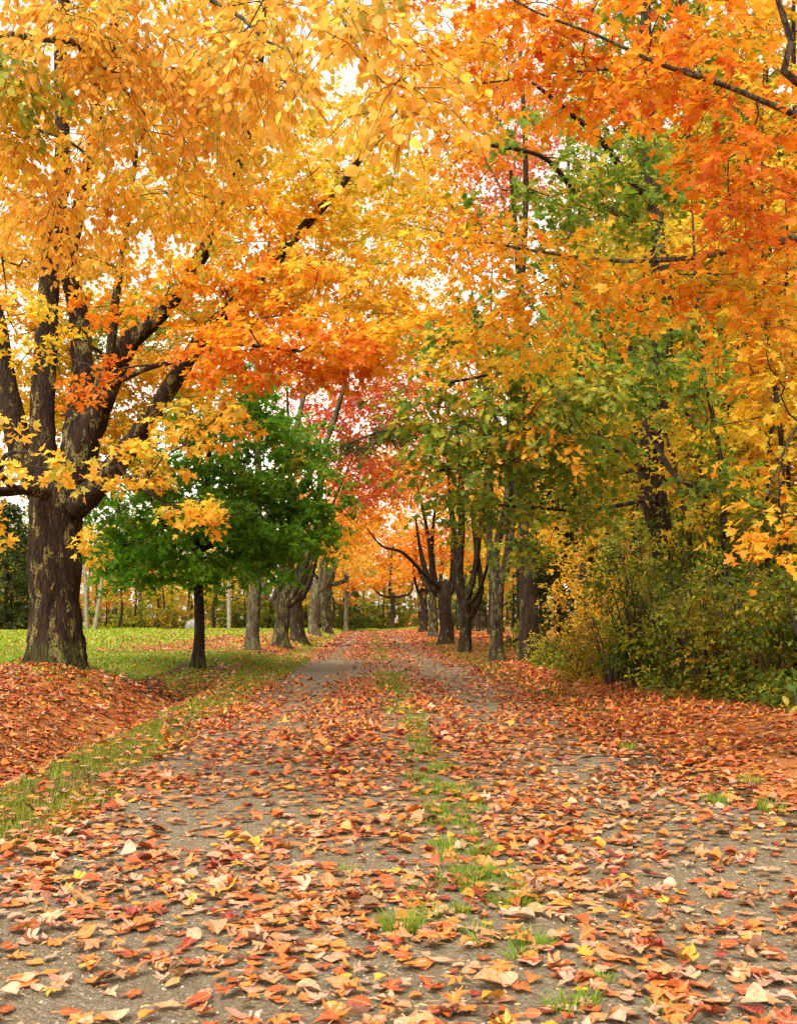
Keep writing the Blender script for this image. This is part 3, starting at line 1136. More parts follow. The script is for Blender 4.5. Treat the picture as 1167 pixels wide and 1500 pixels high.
clouds = [
    (1010, 50, 7.0, 170, 70, .8, 12, 'orange'), (980, 60, 7.6, 170, 70, .8, 9, 'orange_yellow'), (780, 50, 7.8, 150, 60, .8, 12, 'orange'), (760, 60, 8.4, 150, 60, .8, 7, 'orange_yellow'), (660, 90, 9.0, 90, 60, .8, 9, 'orange_yellow'),
    (1090, 190, 7.4, 90, 80, .8, 9, 'orange'), (1100, 200, 7.8, 90, 80, .8, 6, 'orange_yellow'), (900, 120, 8.2, 130, 45, .8, 12, 'orange'), (1110, 300, 7.6, 60, 50, .7, 8, 'orange_red'),
    (1060, 270, 8.4, 90, 50, .7, 8, 'orange'), (1080, 390, 8.2, 100, 55, .7, 9, 'orange_yellow'), (1110, 490, 8.1, 60, 60, .6, 10, 'orange_yellow'), (1130, 560, 8.0, 40, 40, .4, 5, 'yellow'),
    (900, 395, 9.0, 120, 30, .6, 11, 'orange_yellow'), (730, 360, 9.4, 120, 38, .7, 12, 'orange_yellow'), (740, 440, 9.8, 110, 35, .7, 10, 'orange_yellow'),
    (800, 500, 10, 80, 30, .6, 6, 'yellow'), (690, 510, 10.2, 80, 35, .6, 7, 'yellow'), (930, 450, 9.6, 60, 30, .5, 5, 'orange_yellow'),
    (1145, 765, 7.9, 26, 26, .25, 4, 'orange_yellow'), (1150, 660, 8.1, 30, 30, .3, 2, 'yellow'), (980, -150, 7.2, 380, 110, 1.0, 20, 'orange'), (610, 330, 10, 50, 30, .5, 4, 'yellow'),
]


def thin_out(c, p):
    px, py = project(c)
    q = np.random.default_rng(5).uniform(0, 1, len(c))
    k = ~((px > 800) & (px < 1040) & (py > 150) & (py < 330) & (q < .75))
    return c[k], [a for a, b_ in zip(p, k) if b_]


make_tree('overhanging_maple', 'overhanging maple branches with large orange lobed leaves reaching over the drive', b, limbs, M['bark_grey'],
          [cset(clouds, 9, thin_out, radius=.42, per=40, size=.085, kind='maple', droop=.4, twigs=6, hi_dist=9.5)], 33, step=.22, tip=.0026, nmin=2.2, singles=300,
          twig_rad=.0018, sides=14, rough=.4)

# ---------- the oak in the thicket: dark trunk, lobed green leaves on low limbs
b = base_at(1000, 19.5)
tr = np.vstack([[b - [0, 0, .1]], [P(985, 860, 19.4)], [P(972, 800, 19.3)], [P(953, 690, 19.2)], [P(962, 581, 19.2)], [P(972, 454, 19.3)], [P(960, 330, 19.5)], [P(950, 200, 19.6)], [P(945, 20, 20)], [P(950, -200, 20)]])
limbs = [(tr, np.array([24, 20, 19, 18, 16, 15, 13, 11, 8, 4]) * 19.3 / F)]
limbs.append(px_limb([(955, 690, 19.2), (940, 686, 18.6), (877, 697, 17), (800, 690, 15.5), (709, 681, 14.5), (640, 690, 14)], 9, 4))
limbs.append(px_limb([(962, 605, 19.2), (949, 595, 18.6), (868, 559, 16.5), (804, 536, 15), (740, 545, 14), (660, 560, 14)], 10, 4))
limbs.append(px_limb([(955, 680, 19.2), (945, 674, 18.7), (868, 649, 16.5), (790, 610, 15), (720, 600, 14.5)], 8, 4))
limbs.append(px_limb([(958, 650, 19.1), (995, 702, 17.5), (1060, 722, 16.5), (1108, 740, 15.8), (1200, 770, 15)], 9, 5))
limbs.append(px_limb([(970, 745, 19.2), (949, 733, 18.6), (868, 747, 17), (800, 745, 16), (732, 740, 15.5)], 8, 4))
limbs.append(px_limb([(950, 330, 19.4), (900, 310, 18), (844, 280, 16.5), (794, 230, 15.5), (704, 210, 14.5)], 13, 5))
limbs.append(px_limb([(950, 290, 19.4), (920, 260, 18), (879, 205, 16.5), (834, 165, 15.5), (779, 120, 15)], 14, 6))
limbs.append(px_limb([(970, 470, 19.2), (920, 470, 17), (860, 450, 15), (800, 430, 14)], 10, 4))
clouds = [
    (905, 235, 14.5, 80, 40, .9, 13, 'oak'), (940, 290, 14.5, 60, 30, .8, 8, 'oak'), (830, 280, 14.5, 60, 30, .8, 7, 'oak'), (740, 290, 14.5, 50, 24, .7, 5, 'oak'),
    (760, 180, 15, 60, 40, .8, 4, 'oak'), (870, 460, 14, 90, 36, .9, 9, 'oak'), (740, 430, 14, 60, 30, .8, 6, 'oak'), (950, 540, 15, 60, 50, 1.0, 8, 'oak'), (990, 460, 15, 60, 50, .9, 5, 'oak'),
    (770, 545, 14, 130, 50, 1.0, 12, 'oak'), (690, 600, 14, 100, 50, 1.0, 10, 'oak'), (650, 660, 14.2, 70, 40, .9, 8, 'oak'), (770, 640, 14.6, 110, 50, 1.0, 10, 'oak'), (820, 600, 13.5, 130, 110, 1.0, 6, 'orange_yellow'), (700, 480, 13.5, 90, 40, .9, 10, 'oak'), (800, 570, 13, 130, 60, 1.0, 14, 'oak'), (900, 520, 13.5, 90, 60, 1.0, 10, 'oak'), (880, 650, 14, 90, 50, 1.0, 9, 'oak'), (1050, 560, 15, 90, 60, 1.0, 10, 'oak'), (1060, 690, 15.5, 90, 40, 1.0, 8, 'oak'), (690, 660, 14, 90, 50, .9, 8, 'oak'), (860, 680, 15, 70, 40, .9, 8, 'oak'),
    (720, 730, 15.2, 80, 36, .9, 12, 'oak'), (830, 745, 16, 80, 24, .8, 7, 'oak'), (600, 600, 14.5, 50, 30, .7, 5, 'oak'), (770, 800, 16.5, 50, 20, .6, 4, 'oak'), (880, 600, 16, 60, 40, .9, 6, 'lime'),
    (850, 340, 18, 110, 60, 2, 10, 'bronze'), (1000, 150, 20, 160, 140, 2.5, 16, 'bronze'), (950, -150, 20, 220, 130, 3, 20, 'oak'),
]
make_tree('oak', 'dark trunked oak with lobed green leaves on long low limbs', b, limbs, M['bark_brown'],
          [cset(clouds, 14, radius=.48, per=46, size=.125, kind='oak', droop=.5, twigs=6, hi_dist=11, md_dist=15.5)], 44, step=.3, tip=.004, nmin=2.0, singles=300,
          twig_rad=.0025, sides=24, rough=.7)


# ---------- row trees along both sides of the drive
def row_tree(name, label, px, Y, w, fork_py, clouds, bark, seed, lean=0.0, limb_to=None, radius=.75, per=70, size=.15, kind='maple', rough=1.0, group=None, sides=24, extra_limbs=(), flare=.35, gnarl=0, step=.45, tip=.006, twig_n=7, nmin=None):
    b_ = base_at(px, Y)
    s = Y / F
    f = P(px + lean, fork_py, Y)
    q_ = np.random.default_rng(seed + 7)
    ws = w * s
    tr_ = np.vstack([[b_ - [0, 0, .1]], [b_ * .7 + f * .3 + np.append(q_.normal(0, .10 * ws, 2), 0)], [b_ * .3 + f * .7 + np.append(q_.normal(0, .10 * ws, 2), 0)], [f], [f + [0, 0, .5 * ws]], [f + [0, 0, .85 * ws]]])
    rr = np.array([.54, .46, .44, .47, .36, .12]) * ws
    limb_to = list(limb_to or [])
    if gnarl:                                                # short stubs and side boughs of an old cut-back tree
        for _ in range(gnarl):
            limb_to.append((px + lean + q_.normal(0, 1.7) * w, fork_py - q_.uniform(4, 9) * w, Y + q_.normal(0, 1.6), w * q_.uniform(.3, .5)))
    L_ = [(tr_, rr)]
    for (tx, ty, tY, w0) in limb_to or []:
        e = P(tx, ty, tY)
        mid = f * .5 + e * .5 + np.array([(e[0] - f[0]) * .22, 0, -.16 * abs(e[0] - f[0])]) + q_.normal(0, .5 * ws, 3) * [1, 1, .4]
        st = f + [(e[0] - f[0]) * .05, 0, -.35 * ws]
        qt = st * .7 + mid * .3 + np.array([np.sign(e[0] - f[0]) * .35 * ws, 0, -.1 * ws])
        L_.append((np.vstack([st, qt, mid, e]), np.array([w0 * .56, w0 * .46, w0 * .34, w0 * .12]) * s))
    for l in extra_limbs:
        L_.append(px_limb(*l))
    return make_tree(name, label, b_, L_, bark, [cset(clouds, seed + 1, radius=radius, per=per, size=size, kind=kind, twigs=twig_n)], seed,
                     rough=rough, sides=sides, flare=flare, step=step, tip=tip, nmin=(f[2] - b_[2]) * .6 if nmin is None else nmin, group=group)


# green maple on the lawn
row_tree('green_maple', 'young maple with dense dark green crown and slim straight trunk on the lawn', 290, 25.0, 16, 800,
         [(300, 760, 25, 165, 80, 2.6, 60, 'green'), (330, 660, 25, 150, 90, 2.3, 54, 'green'), (340, 570, 25, 100, 70, 1.7, 22, 'green'),
          (200, 800, 24.5, 80, 40, 1.6, 20, 'green'), (410, 780, 25, 80, 50, 1.6, 22, 'green'), (445, 720, 25.5, 50, 60, 1.4, 14, 'green'),
          (300, 830, 24.6, 120, 24, 1.8, 18, 'green'), (270, 470, 25.5, 110, 70, 1.6, 14, 'lime'), (180, 430, 26, 60, 60, 1.4, 12, 'lime'), (330, 700, 24.2, 140, 90, 1.0, 6, 'lime'), (430, 640, 25.5, 45, 40, 1.2, 7, 'green')],
         M['bark_brown'], 61, limb_to=[(300, 430, 25, 11), (210, 700, 24.5, 7), (400, 690, 25.3, 7), (330, 600, 25.6, 8), (250, 740, 25.9, 6), (330, 740, 23.8, 6)], radius=.62, per=115, size=.15, rough=.25, flare=.7, nmin=1.9)
# left row, going away
row_tree('row_maple', 'straight grey trunk at the edge of the green maple, yellow-green crown', 370, 34.0, 20, 790,
         [(470, 150, 33, 150, 130, 3.5, 40, 'yellow'), (560, 330, 31, 130, 110, 3.5, 44, 'yellow'), (400, 350, 34, 130, 120, 3.5, 34, 'yellow'), (600, 180, 31, 110, 120, 3.0, 34, 'yellow'), (520, -60, 33, 250, 90, 4, 30, 'gold'), (590, 470, 30, 80, 50, 2, 14, 'orange_yellow')],
         M['bark_grey'], 62, limb_to=[(400, 300, 34, 12), (540, 400, 32, 11), (480, 250, 33, 10), (330, 420, 35, 9)])
row_tree('row_maple', 'pollarded row maple with stout dark trunk and mossy foot, pink-red crown', 413, 40.0, 24, 880,
         [(525, 625, 39, 70, 65, 2.4, 52, 'pink'), (470, 560, 40, 90, 70, 3.2, 36, 'pink'), (535, 700, 40, 55, 40, 2.0, 26, 'pink'), (560, 560, 40, 70, 50, 2.4, 24, 'pink'), (440, 450, 41, 120, 90, 3.2, 26, 'orange_red'), (420, 640, 42, 70, 60, 2, 14, 'pink'), (480, 300, 42, 140, 120, 4, 24, 'orange')],
         M['bark_lichen'], 63, gnarl=3, limb_to=[(385, 800, 40, 13), (440, 810, 39.6, 13), (470, 640, 39, 12), (420, 560, 40, 12), (520, 660, 39, 7)])
row_tree('row_maple', 'twisted brown row maple trunk behind the pollarded maple, orange crown', 438, 48.0, 22, 872,
         [(490, 770, 48, 60, 45, 2.2, 36, 'orange_yellow'), (530, 730, 50, 60, 45, 2.2, 36, 'orange'), (450, 700, 50, 70, 90, 3, 26, 'orange'), (470, 540, 50, 90, 90, 4, 24, 'orange_red')],
         M['bark_brown'], 64, lean=-8, gnarl=3, limb_to=[(445, 800, 48, 14), (470, 760, 47.5, 9), (420, 700, 49, 11), (480, 650, 48, 10)])
row_tree('row_maple', 'pale grey row maple trunk beside the drive with amber crown', 461, 66.0, 16, 862,
         [(500, 800, 66, 45, 30, 2.4, 26, 'amber'), (520, 740, 67, 50, 40, 3, 26, 'orange'), (470, 690, 67, 70, 60, 3.5, 26, 'orange_yellow')],
         M['bark_grey'], 65, gnarl=3, limb_to=[(480, 800, 66, 9), (500, 760, 66, 8), (460, 720, 67, 9)], radius=.9, size=.2, per=50)
row_tree('row_maple', 'pair-stemmed distant row maple leaning over the verge, amber leaves', 480, 80.0, 14, 850,
         [(510, 815, 80, 36, 26, 2.4, 24, 'amber'), (530, 770, 80, 40, 30, 3, 22, 'orange_yellow')],
         M['bark_lichen'], 66, gnarl=3, limb_to=[(500, 830, 80, 8), (485, 780, 80, 8)], radius=1.0, size=.24, per=44, extra_limbs=[([(477, 918, 79), (472, 880, 79), (474, 840, 79), (470, 800, 79)], 9, 4)])
row_tree('row_tree', 'thin straight trunk standing alone at far end of the left row', 507, 98.0, 7, 850,
         [(515, 800, 98, 30, 30, 2.4, 20, 'orange_red'), (510, 850, 98, 22, 14, 1.5, 8, 'orange')],
         M['bark_grey'], 67, limb_to=[(512, 800, 98, 4), (500, 810, 98, 3)], radius=1.0, size=.28, per=40)
row_tree('spreading_maple', 'lone orange maple with bare lower boughs on grass at the end of the drive', 575, 124.0, 8, 872,
         [(560, 850, 124, 34, 16, 3, 18, 'orange'), (590, 835, 124, 34, 18, 3, 18, 'orange_yellow'), (560, 800, 126, 50, 30, 4, 44, 'orange'), (575, 750, 126, 60, 40, 4, 50, 'orange_yellow'), (560, 690, 128, 70, 40, 4, 44, 'orange')],
         M['bark_brown'], 68, limb_to=[(545, 860, 124, 4), (605, 855, 124, 4), (575, 800, 124, 6)], radius=1.3, size=.34, per=40)
# right row
row_tree('pine', 'smooth dark brown leaning trunk with needle boughs beside the thicket', 777, 29.5, 29, 700,
         [(520, 648, 27.1, 20, 4, .3, 5, 'pine'), (570, 634, 27.6, 28, 5, .4, 7, 'pine'), (625, 622, 28.2, 30, 5, .4, 7, 'pine'), (690, 612, 28.9, 34, 6, .4, 7, 'pine'), (745, -190, 30, 120, 120, 2.0, 30, 'pine')],
         M['bark_brown'], 70, lean=-18, limb_to=[(748, 250, 30, 20), (745, -150, 30, 12)], kind='needle', size=.22, radius=.40, per=110, rough=.3,
         extra_limbs=[([(757, 640, 29.5), (700, 620, 29), (640, 622, 28.3), (560, 632, 27.6), (500, 655, 27)], 10, 2)], flare=.5)
row_tree('row_maple', 'lichen-covered row maple forking into tall upright stems, orange crown', 728, 30.0, 21, 850,
         [(640, 300, 29, 100, 90, 3, 34, 'orange_yellow'), (680, 160, 30, 110, 100, 3, 34, 'orange'), (690, 480, 29, 90, 60, 2.6, 24, 'orange_yellow'), (700, -30, 30, 150, 90, 3, 26, 'orange'), (600, 460, 29, 60, 40, 2, 10, 'yellow')],
         M['bark_lichen'], 71, gnarl=1, limb_to=[(712, 560, 30, 15), (742, 600, 30.2, 13), (690, 420, 29.5, 11), (760, 380, 31, 9)], rough=.9)
row_tree('row_maple', 'row maple with a stubby side stem curving up from its trunk, pinkish crown', 680, 38.0, 18, 880,
         [(750, 210, 37, 90, 90, 3, 64, 'pink'), (700, 330, 37, 70, 70, 3, 30, 'pink'), (900, 150, 38, 110, 110, 3, 40, 'pink'), (660, 560, 38, 70, 90, 3, 30, 'orange'), (640, 690, 38, 50, 50, 2.4, 18, 'orange_yellow'), (780, 120, 38, 90, 60, 3, 20, 'pink')],
         M['bark_brown'], 72, gnarl=1, limb_to=[(668, 600, 38, 15), (650, 640, 38, 9), (720, 400, 37, 9)], rough=.9,
         extra_limbs=[([(682, 908, 38), (694, 895, 38), (703, 873, 38), (704, 850, 38), (697, 800, 38), (690, 740, 38)], 11, 6)])
row_tree('row_maple', 'broad brown row maple trunk whose long bare bough arches over the drive', 652, 50.0, 22, 868,
         [(610, 700, 50, 70, 55, 3, 46, 'orange'), (640, 600, 50, 80, 70, 3.5, 44, 'orange_red'), (570, 650, 50, 60, 60, 3, 44, 'orange_yellow'), (590, 540, 50, 70, 50, 3, 26, 'orange'), (650, 780, 50, 40, 30, 2, 10, 'orange_red')],
         M['bark_brown'], 73, gnarl=1, limb_to=[(655, 700, 50, 13), (640, 720, 50, 10), (600, 660, 50, 8)], rough=.8,
         extra_limbs=[([(648, 865, 50), (620, 840, 49), (590, 810, 48), (560, 800, 47), (538, 775, 46)], 7, 2)])
row_tree('row_maple', 'dark row maple trunk second from the far end, orange leaves', 634, 66.0, 14, 862,
         [(610, 790, 66, 40, 30, 2.6, 24, 'orange'), (620, 720, 66, 50, 50, 3, 30, 'orange_yellow'), (650, 820, 66, 30, 24, 2, 10, 'orange_red')],
         M['bark_lichen'], 74, gnarl=2, limb_to=[(625, 790, 66, 8), (645, 800, 66, 7), (610, 760, 66, 6)], radius=.9, size=.2, per=50)
row_tree('row_maple', 'farthest dark row maple trunk at the grass beyond the drive, rusty crown', 619, 86.0, 12, 870,
         [(610, 830, 86, 30, 20, 2.4, 18, 'orange_red'), (615, 780, 86, 40, 34, 3, 26, 'orange')],
         M['bark_brown'], 75, gnarl=2, limb_to=[(610, 820, 86, 6), (630, 800, 86, 6)], radius=1.0, size=.25, per=44)

# ---------- the wood on the right and beyond the lawn: a few kinds, copied
def forest_proto(name, label, h, r0, pal, seed, bark, lo=.3, wid=2.2, n=60, size=.2, per=44, rad=.9, kind='maple', lod=2, group=None, loc=(0, 0, 0)):
    r = np.random.default_rng(seed)
    b_ = np.zeros(3)
    off = np.cumsum(r.normal(0, .12, (6, 2)), 0)
    z = np.linspace(0, h, 6)
    tr_ = np.column_stack([off[:, 0], off[:, 1], z])
    tr_[0] = (off[0, 0], off[0, 1], -.3)
    limbs_ = [(tr_, np.linspace(r0 * 1.15, r0 * .15, 6))]
    u = r.uniform(0, 1, n)
    zz = h * (lo + (1.02 - lo) * u)
    wr = wid * np.sin(np.clip(.12 + u * .85, 0, 1) * math.pi) ** .6 * np.sqrt(r.uniform(.05, 1, n))
    a = r.uniform(0, 6.283, n)
    c = np.column_stack([np.cos(a) * wr, np.sin(a) * wr, zz])
    return make_tree(name, label, b_, limbs_, bark, [dict(c=c, pal=[pal] * n, radius=rad, per=per, size=size, kind=kind, twigs=6)], seed, group=group,
                     step=.6, tip=.007, nmin=h * lo * .7, rough=.4, sides=9, flare=.25, force_lod=lod)


def conifer_proto(name, label, h, r0, seed, wid=2.0):
    r = np.random.default_rng(seed)
    z = np.linspace(.06, .98, 110)
    a = np.arange(110) * 2.4 + r.normal(0, .3, 110)
    wr = wid * (1 - z) ** .8 * r.uniform(.55, 1.1, 110)
    c = np.column_stack([np.cos(a) * wr, np.sin(a) * wr, z * h - wr * .18])
    tr_ = np.array([[0, 0, -.3], [0, 0, h * .5], [0, 0, h]])
    return make_tree(name, label, np.zeros(3), [(tr_, np.array([r0, r0 * .6, .02]))], M['bark_brown'],
                     [dict(c=c, pal=['pine'] * 110, radius=.55, per=70, size=.2, kind='ovate', twigs=7, droop=.3, spread=.5)], seed, step=.6, tip=.006, nmin=.2, sides=9, force_lod=2)


GR = 'trees of the wood right of the drive'
GL = 'trees along the far edge of the lawn'
protos = {}
spec = {'yellow': ('gold', 15, .15, .28, 2.3), 'lime': ('lime', 13, .13, .25, 2.2), 'orange': ('orange_yellow', 15, .16, .32, 2.4), 'red': ('orange_red', 12, .13, .3, 2.4), 'tall': ('lime', 17, .17, .42, 2.0)}
LABR = {'yellow': 'slender yellow-leaved tree standing in the wood right of the drive', 'lime': 'yellow-green tree standing in the wood right of the drive',
        'orange': 'orange-leaved tree standing in the wood right of the drive', 'red': 'rusty red tree standing in the wood right of the drive', 'tall': 'tall bare-stemmed tree with yellow-green leaves in the wood right of the drive'}
LABL = {'yellow': 'slender yellow-leaved tree in the wood beyond the lawn', 'lime': 'yellow-green tree in the wood beyond the lawn',
        'orange': 'orange-leaved tree in the wood beyond the lawn', 'red': 'rusty red tree in the wood beyond the lawn', 'tall': 'tall bare-stemmed tree with yellow-green leaves in the wood beyond the lawn'}
for k, (pal, h, r0, lo, wid) in spec.items():
    protos[k] = forest_proto('forest_tree', LABR[k], h, r0, pal, 200 + len(protos), M['bark_brown'] if k != 'tall' else M['bark_grey'], lo, wid, n=70, per=54, group=GR)
used = set()


def put(k, x, y, side, sc=1.0, scz=None):
    loc = (x, y, gz1(x, y))
    lab, gr = (LABR[k], GR) if side == 'R' else (LABL[k], GL)
    rz = rng.uniform(0, 6.283)
    s = (sc, scz or sc)
    if k not in used:
        used.add(k)
        o = protos[k]
        o.location = loc
        o.rotation_euler = (0, 0, rz)
        o.scale = (s[0], s[0], s[1])
        tag(o, lab, group=gr)
        return o
    return copy_tree(protos[k], loc, rz, s, lab, gr)


for (px, Y, k, sc) in [(1022, 21.5, 'tall', 1.15), (1050, 23, 'tall', 1.0), (1078, 22, 'yellow', .8), (1112, 20.5, 'lime', .85), (1150, 22, 'orange', .95), (1195, 19, 'yellow', .9),
                       (845, 31, 'tall', .95), (880, 33, 'yellow', .9), (930, 27, 'yellow', .8), (990, 28, 'lime', .9), (900, 38, 'orange', 1.1), (820, 40, 'lime', .8),
                       (1060, 29, 'yellow', 1.1), (1130, 28, 'yellow', 1.0), (1000, 34, 'orange', 1.1), (1090, 36, 'tall', 1.1), (950, 42, 'red', 1.1), (1040, 44, 'yellow', 1.2), (1150, 40, 'orange', 1.2),
                       (780, 46, 'orange', .9), (850, 50, 'yellow', 1.1), (760, 60, 'yellow', 1.1), (720, 72, 'lime', 1.0), (700, 88, 'yellow', 1.1), (735, 80, 'red', 1.0), (800, 64, 'orange', 1.2), (880, 60, 'yellow', 1.2)]:
    x = P(px, 908, Y)[0]
    put(k, x, Y, 'R', sc)
kinds = list(spec)
for i in range(26):
    Y = rng.uniform(26, 110)
    x = rng.uniform(9, 26) if Y < 60 else rng.uniform(8, 30)
    put(kinds[rng.integers(0, 5)], x, Y, 'R', rng.uniform(.9, 1.25))
for i in range(70):
    Y = rng.uniform(103, 134)
    x = -62 + 60 * i / 70 + rng.uniform(-.8, .8)
    put(['tall', 'tall', 'lime', 'tall', 'tall', 'red', 'lime', 'tall'][rng.integers(0, 8)], x, Y, 'L', rng.uniform(.65, .9), rng.uniform(.62, .85))
for i in range(22):
    Y = rng.uniform(132, 150)
    put(['lime', 'yellow', 'orange', 'tall', 'orange'][rng.integers(0, 5)], -6 + 30 * i / 22 + rng.uniform(-.6, .6), Y, 'L', rng.uniform(.7, .95))

protos['sapling'] = forest_proto('slim_sapling', 'x', 9, .055, 'yellow', 230, M['bark_brown'], .3, 1.2, n=26, per=34, size=.13, rad=.6, group='slim saplings in the wood right of the drive')
SAP = [(1000, 24), (1035, 18.5), (1062, 20), (1085, 17), (1098, 24), (1120, 18), (1140, 25), (1158, 17.5), (1128, 22), (1075, 26), (1010, 26), (905, 27), (925, 31), (868, 29), (1178, 21), (1048, 27), (990, 31), (940, 25), (1105, 28), (1148, 20)]
for i, (px, Y) in enumerate(SAP):
    x = P(px, 908, Y)[0]
    q = protos['sapling'] if i == 0 else copy_tree(protos['sapling'], (0, 0, 0), rng.uniform(0, 6.28), (rng.uniform(.8, 1.2), rng.uniform(.8, 1.3)))
    q.location = (x, Y, gz1(x, Y))
    q.rotation_euler.x, q.rotation_euler.y = rng.normal(0, .05), rng.normal(0, .06)
    tag(q, 'slim bare-stemmed sapling among the trees right of the drive')
for i in range(46):
    Y = rng.uniform(97, 108)
    x = -58 + 56 * i / 46 + rng.uniform(-.6, .6)
    q = copy_tree(protos['sapling'], (x, Y, gz1(x, Y)), rng.uniform(0, 6.28), (rng.uniform(1.2, 2.4), rng.uniform(.9, 1.3)), 'thin bare-stemmed sapling standing at the edge of the wood beyond the lawn', 'thin saplings at the far edge of the lawn')
    q.rotation_euler.x, q.rotation_euler.y = rng.normal(0, .04), rng.normal(0, .05)
c0 = conifer_proto('spruce', 'dark green spruce between the leaning trunk and the pale grey trunk', 6.5, .1, 301, 1.7)
x = P(818, 908, 37)[0]
c0.location = (x, 37, gz1(x, 37))
for (px, Y, s, lab) in [(514, 118, .8, 'small dark spruce beyond the far end of the drive'), (8, 96, 1.75, 'big spreading dark pine at the lawn edge left of the old maple'), (28, 104, 1.35, 'smaller dark conifer behind the big pine at the lawn edge'), (690, 96, 1.0, 'dark spruce behind the right row of maples')]:
    x = P(px, 908, Y)[0]
    copy_tree(c0, (x, Y, gz1(x, Y)), rng.uniform(0, 6), (s, s), lab)


def birch(px, Y, topx, topy, label, seed):
    b_ = base_at(px, Y)
    e = P(topx, topy, Y)
    m_ = b_ * .5 + e * .5 + [.1, 0, 0]
    tr_ = np.vstack([[b_ - [0, 0, .1]], [m_], [e]])
    cl = np.random.default_rng(seed).normal(0, 1, (12, 3)) * [1.2, 1.2, .9] + e
    make_tree('birch', label, b_, [(tr_, np.array([.2, .16, .06]))], M['bark_birch'], [dict(c=cl, pal=['gold'] * 12, radius=.9, per=40, size=.25, kind='clump', twigs=6)], seed, sides=8, flare=0.1, force_lod=2, nmin=3)


birch(128, 98, 120, 780, 'upright white birch stem at the lawn edge', 401)
birch(139, 97, 156, 790, 'leaning white birch stem crossing the lawn edge', 402)
birch(336, 96, 331, 800, 'stout pale birch behind the lawn right of the green maple', 403)


# ---------- understory
def shrub(name, label, px, Y, h, wd, pal, seed, n=34, per=60, size=.06, kind='ovate', group=None, nst=15):
    r = np.random.default_rng(seed)
    b_ = base_at(px, Y)
    L_ = []
    for k in range(nst):
        a = r.uniform(0, 6.283)
        q = r.uniform(.2, 1.0) * wd
        hh = h * r.uniform(.6, 1.08)
        p0 = b_ + [math.cos(a) * .12 * wd, math.sin(a) * .12 * wd, -.05]
        p2 = b_ + [math.cos(a) * q, math.sin(a) * q, hh]
        p1 = p0 * .5 + p2 * .5 + [0, 0, .12 * h] + np.append(r.normal(0, .06, 2), 0)
        L_.append((np.vstack([p0, p1, p2]), np.array([.016, .011, .003]) * (.7 + h * .25)))
    u = r.uniform(.04, 1, n)
    a = r.uniform(0, 6.283, n)
    q = wd * np.sqrt(r.uniform(0, 1, n)) * (.75 + .45 * u)
    c = np.column_stack([np.cos(a) * q, np.sin(a) * q, h * u]) + b_
    return make_tree(name, label, b_, L_, M['bark_twig'], [dict(c=c, pal=[pal] * n, radius=.34, per=per, size=size, kind=kind, twigs=6, droop=.3, flat=.9, hi_dist=4, md_dist=16)], seed, cat='shrub', wood=('stem', 'stem'),
                     group=group, step=.25, tip=.0025, nmin=.1, sides=6, flare=0)


shr = [(850, 20.5, .8, .6, 'bronze', 'low bronze shrub at the near foot of the leaning trunk'), (895, 18.8, 1.3, .8, 'bronze', 'golden-brown shrub at the front of the thicket'),
       (935, 17.6, 2.1, .8, 'olive', 'olive shrub behind the golden-brown one in the thicket'), (985, 16.2, 2.0, .8, 'lime', 'yellow-green shrub before the dark oak trunk'), (1035, 15.0, 1.75, .8, 'olive', 'leafy olive shrub beside the red-leaved sapling'),
       (1090, 14.2, 1.7, .8, 'bronze', 'wiry bronze shrub over the litter at the thicket edge'), (1145, 13.6, 1.5, .8, 'olive', 'dense low olive shrub at the thicket corner'), (1205, 13.0, 1.6, .9, 'olive', 'outermost olive shrub of the thicket'),
       (905, 22.5, 2.2, 1.0, 'gold', 'golden understory maple glowing behind the front shrubs'), (880, 25, 3.4, 1.3, 'gold', 'tall golden sapling by the pale grey trunk'), (960, 21, 2.9, 1.1, 'lime', 'tall leafy bush against the oak trunk'), (1020, 19, 2.9, 1.1, 'lime', 'tall yellow-green bush with pale rounded leaves'),
       (1075, 18, 2.8, 1.1, 'olive', 'tall olive bush with dark bare stems'), (1130, 17.2, 2.8, 1.1, 'olive', 'tall thin-stemmed olive bush'), (1190, 16.5, 2.9, 1.1, 'olive', 'tall outermost olive bush'), (806, 26, .6, .5, 'lime', 'low pale green shrub between spruce and leaning trunk'),
       (760, 36, 1.2, 1.0, 'lime', 'low yellow-green shrub behind the lichen-covered maple'), (1000, 23, 3.8, 1.4, 'olive', 'high olive thicket bush behind the oak'), (1090, 22, 3.9, 1.4, 'bronze', 'high bronze thicket bush'), (1170, 20, 3.6, 1.4, 'olive', 'high olive thicket bush at the outer side')]
for i, (px, Y, h, wd, pal, lab) in enumerate(shr):
    shrub('shrub', lab, px, Y, h, wd, pal, 600 + i, n=int(24 + 16 * h), per=66, size=.085 if h > 2 else .066, group='shrubs of the thicket right of the drive')
shrub('sapling', 'crimson-leaved sapling between olive shrubs', 1055, 14.7, 1.3, .2, 'orange_red', 650, n=8, per=18, size=.07)
shrub('bush', 'rounded rust-brown bush before the wood beyond the lawn', 262, 95, 1.7, 1.9, 'bronze', 651, n=60, per=40, size=.22)
for i, (px, Y, h, w, lab) in enumerate([(20, 100, 2.2, 3, 'pale green thicket bush below the big pine'), (190, 106, 2.2, 4, 'pale green bush beyond the lawn near the birches'), (360, 104, 3.0, 4, 'green bush beyond the lawn behind the stout birch'), (420, 108, 3.2, 4, 'rounded green bush behind the pollarded maple'), (545, 128, 3.0, 4, 'green bush behind the small spruce'), (620, 132, 4.0, 4, 'tall green bush behind the lone orange maple'), (480, 112, 3, 4, 'green bush at the far end of the left row')]):
    shrub('bush', lab, px, Y, h, w, 'lime' if i % 2 else 'olive', 660 + i, n=70, per=44, size=.34)

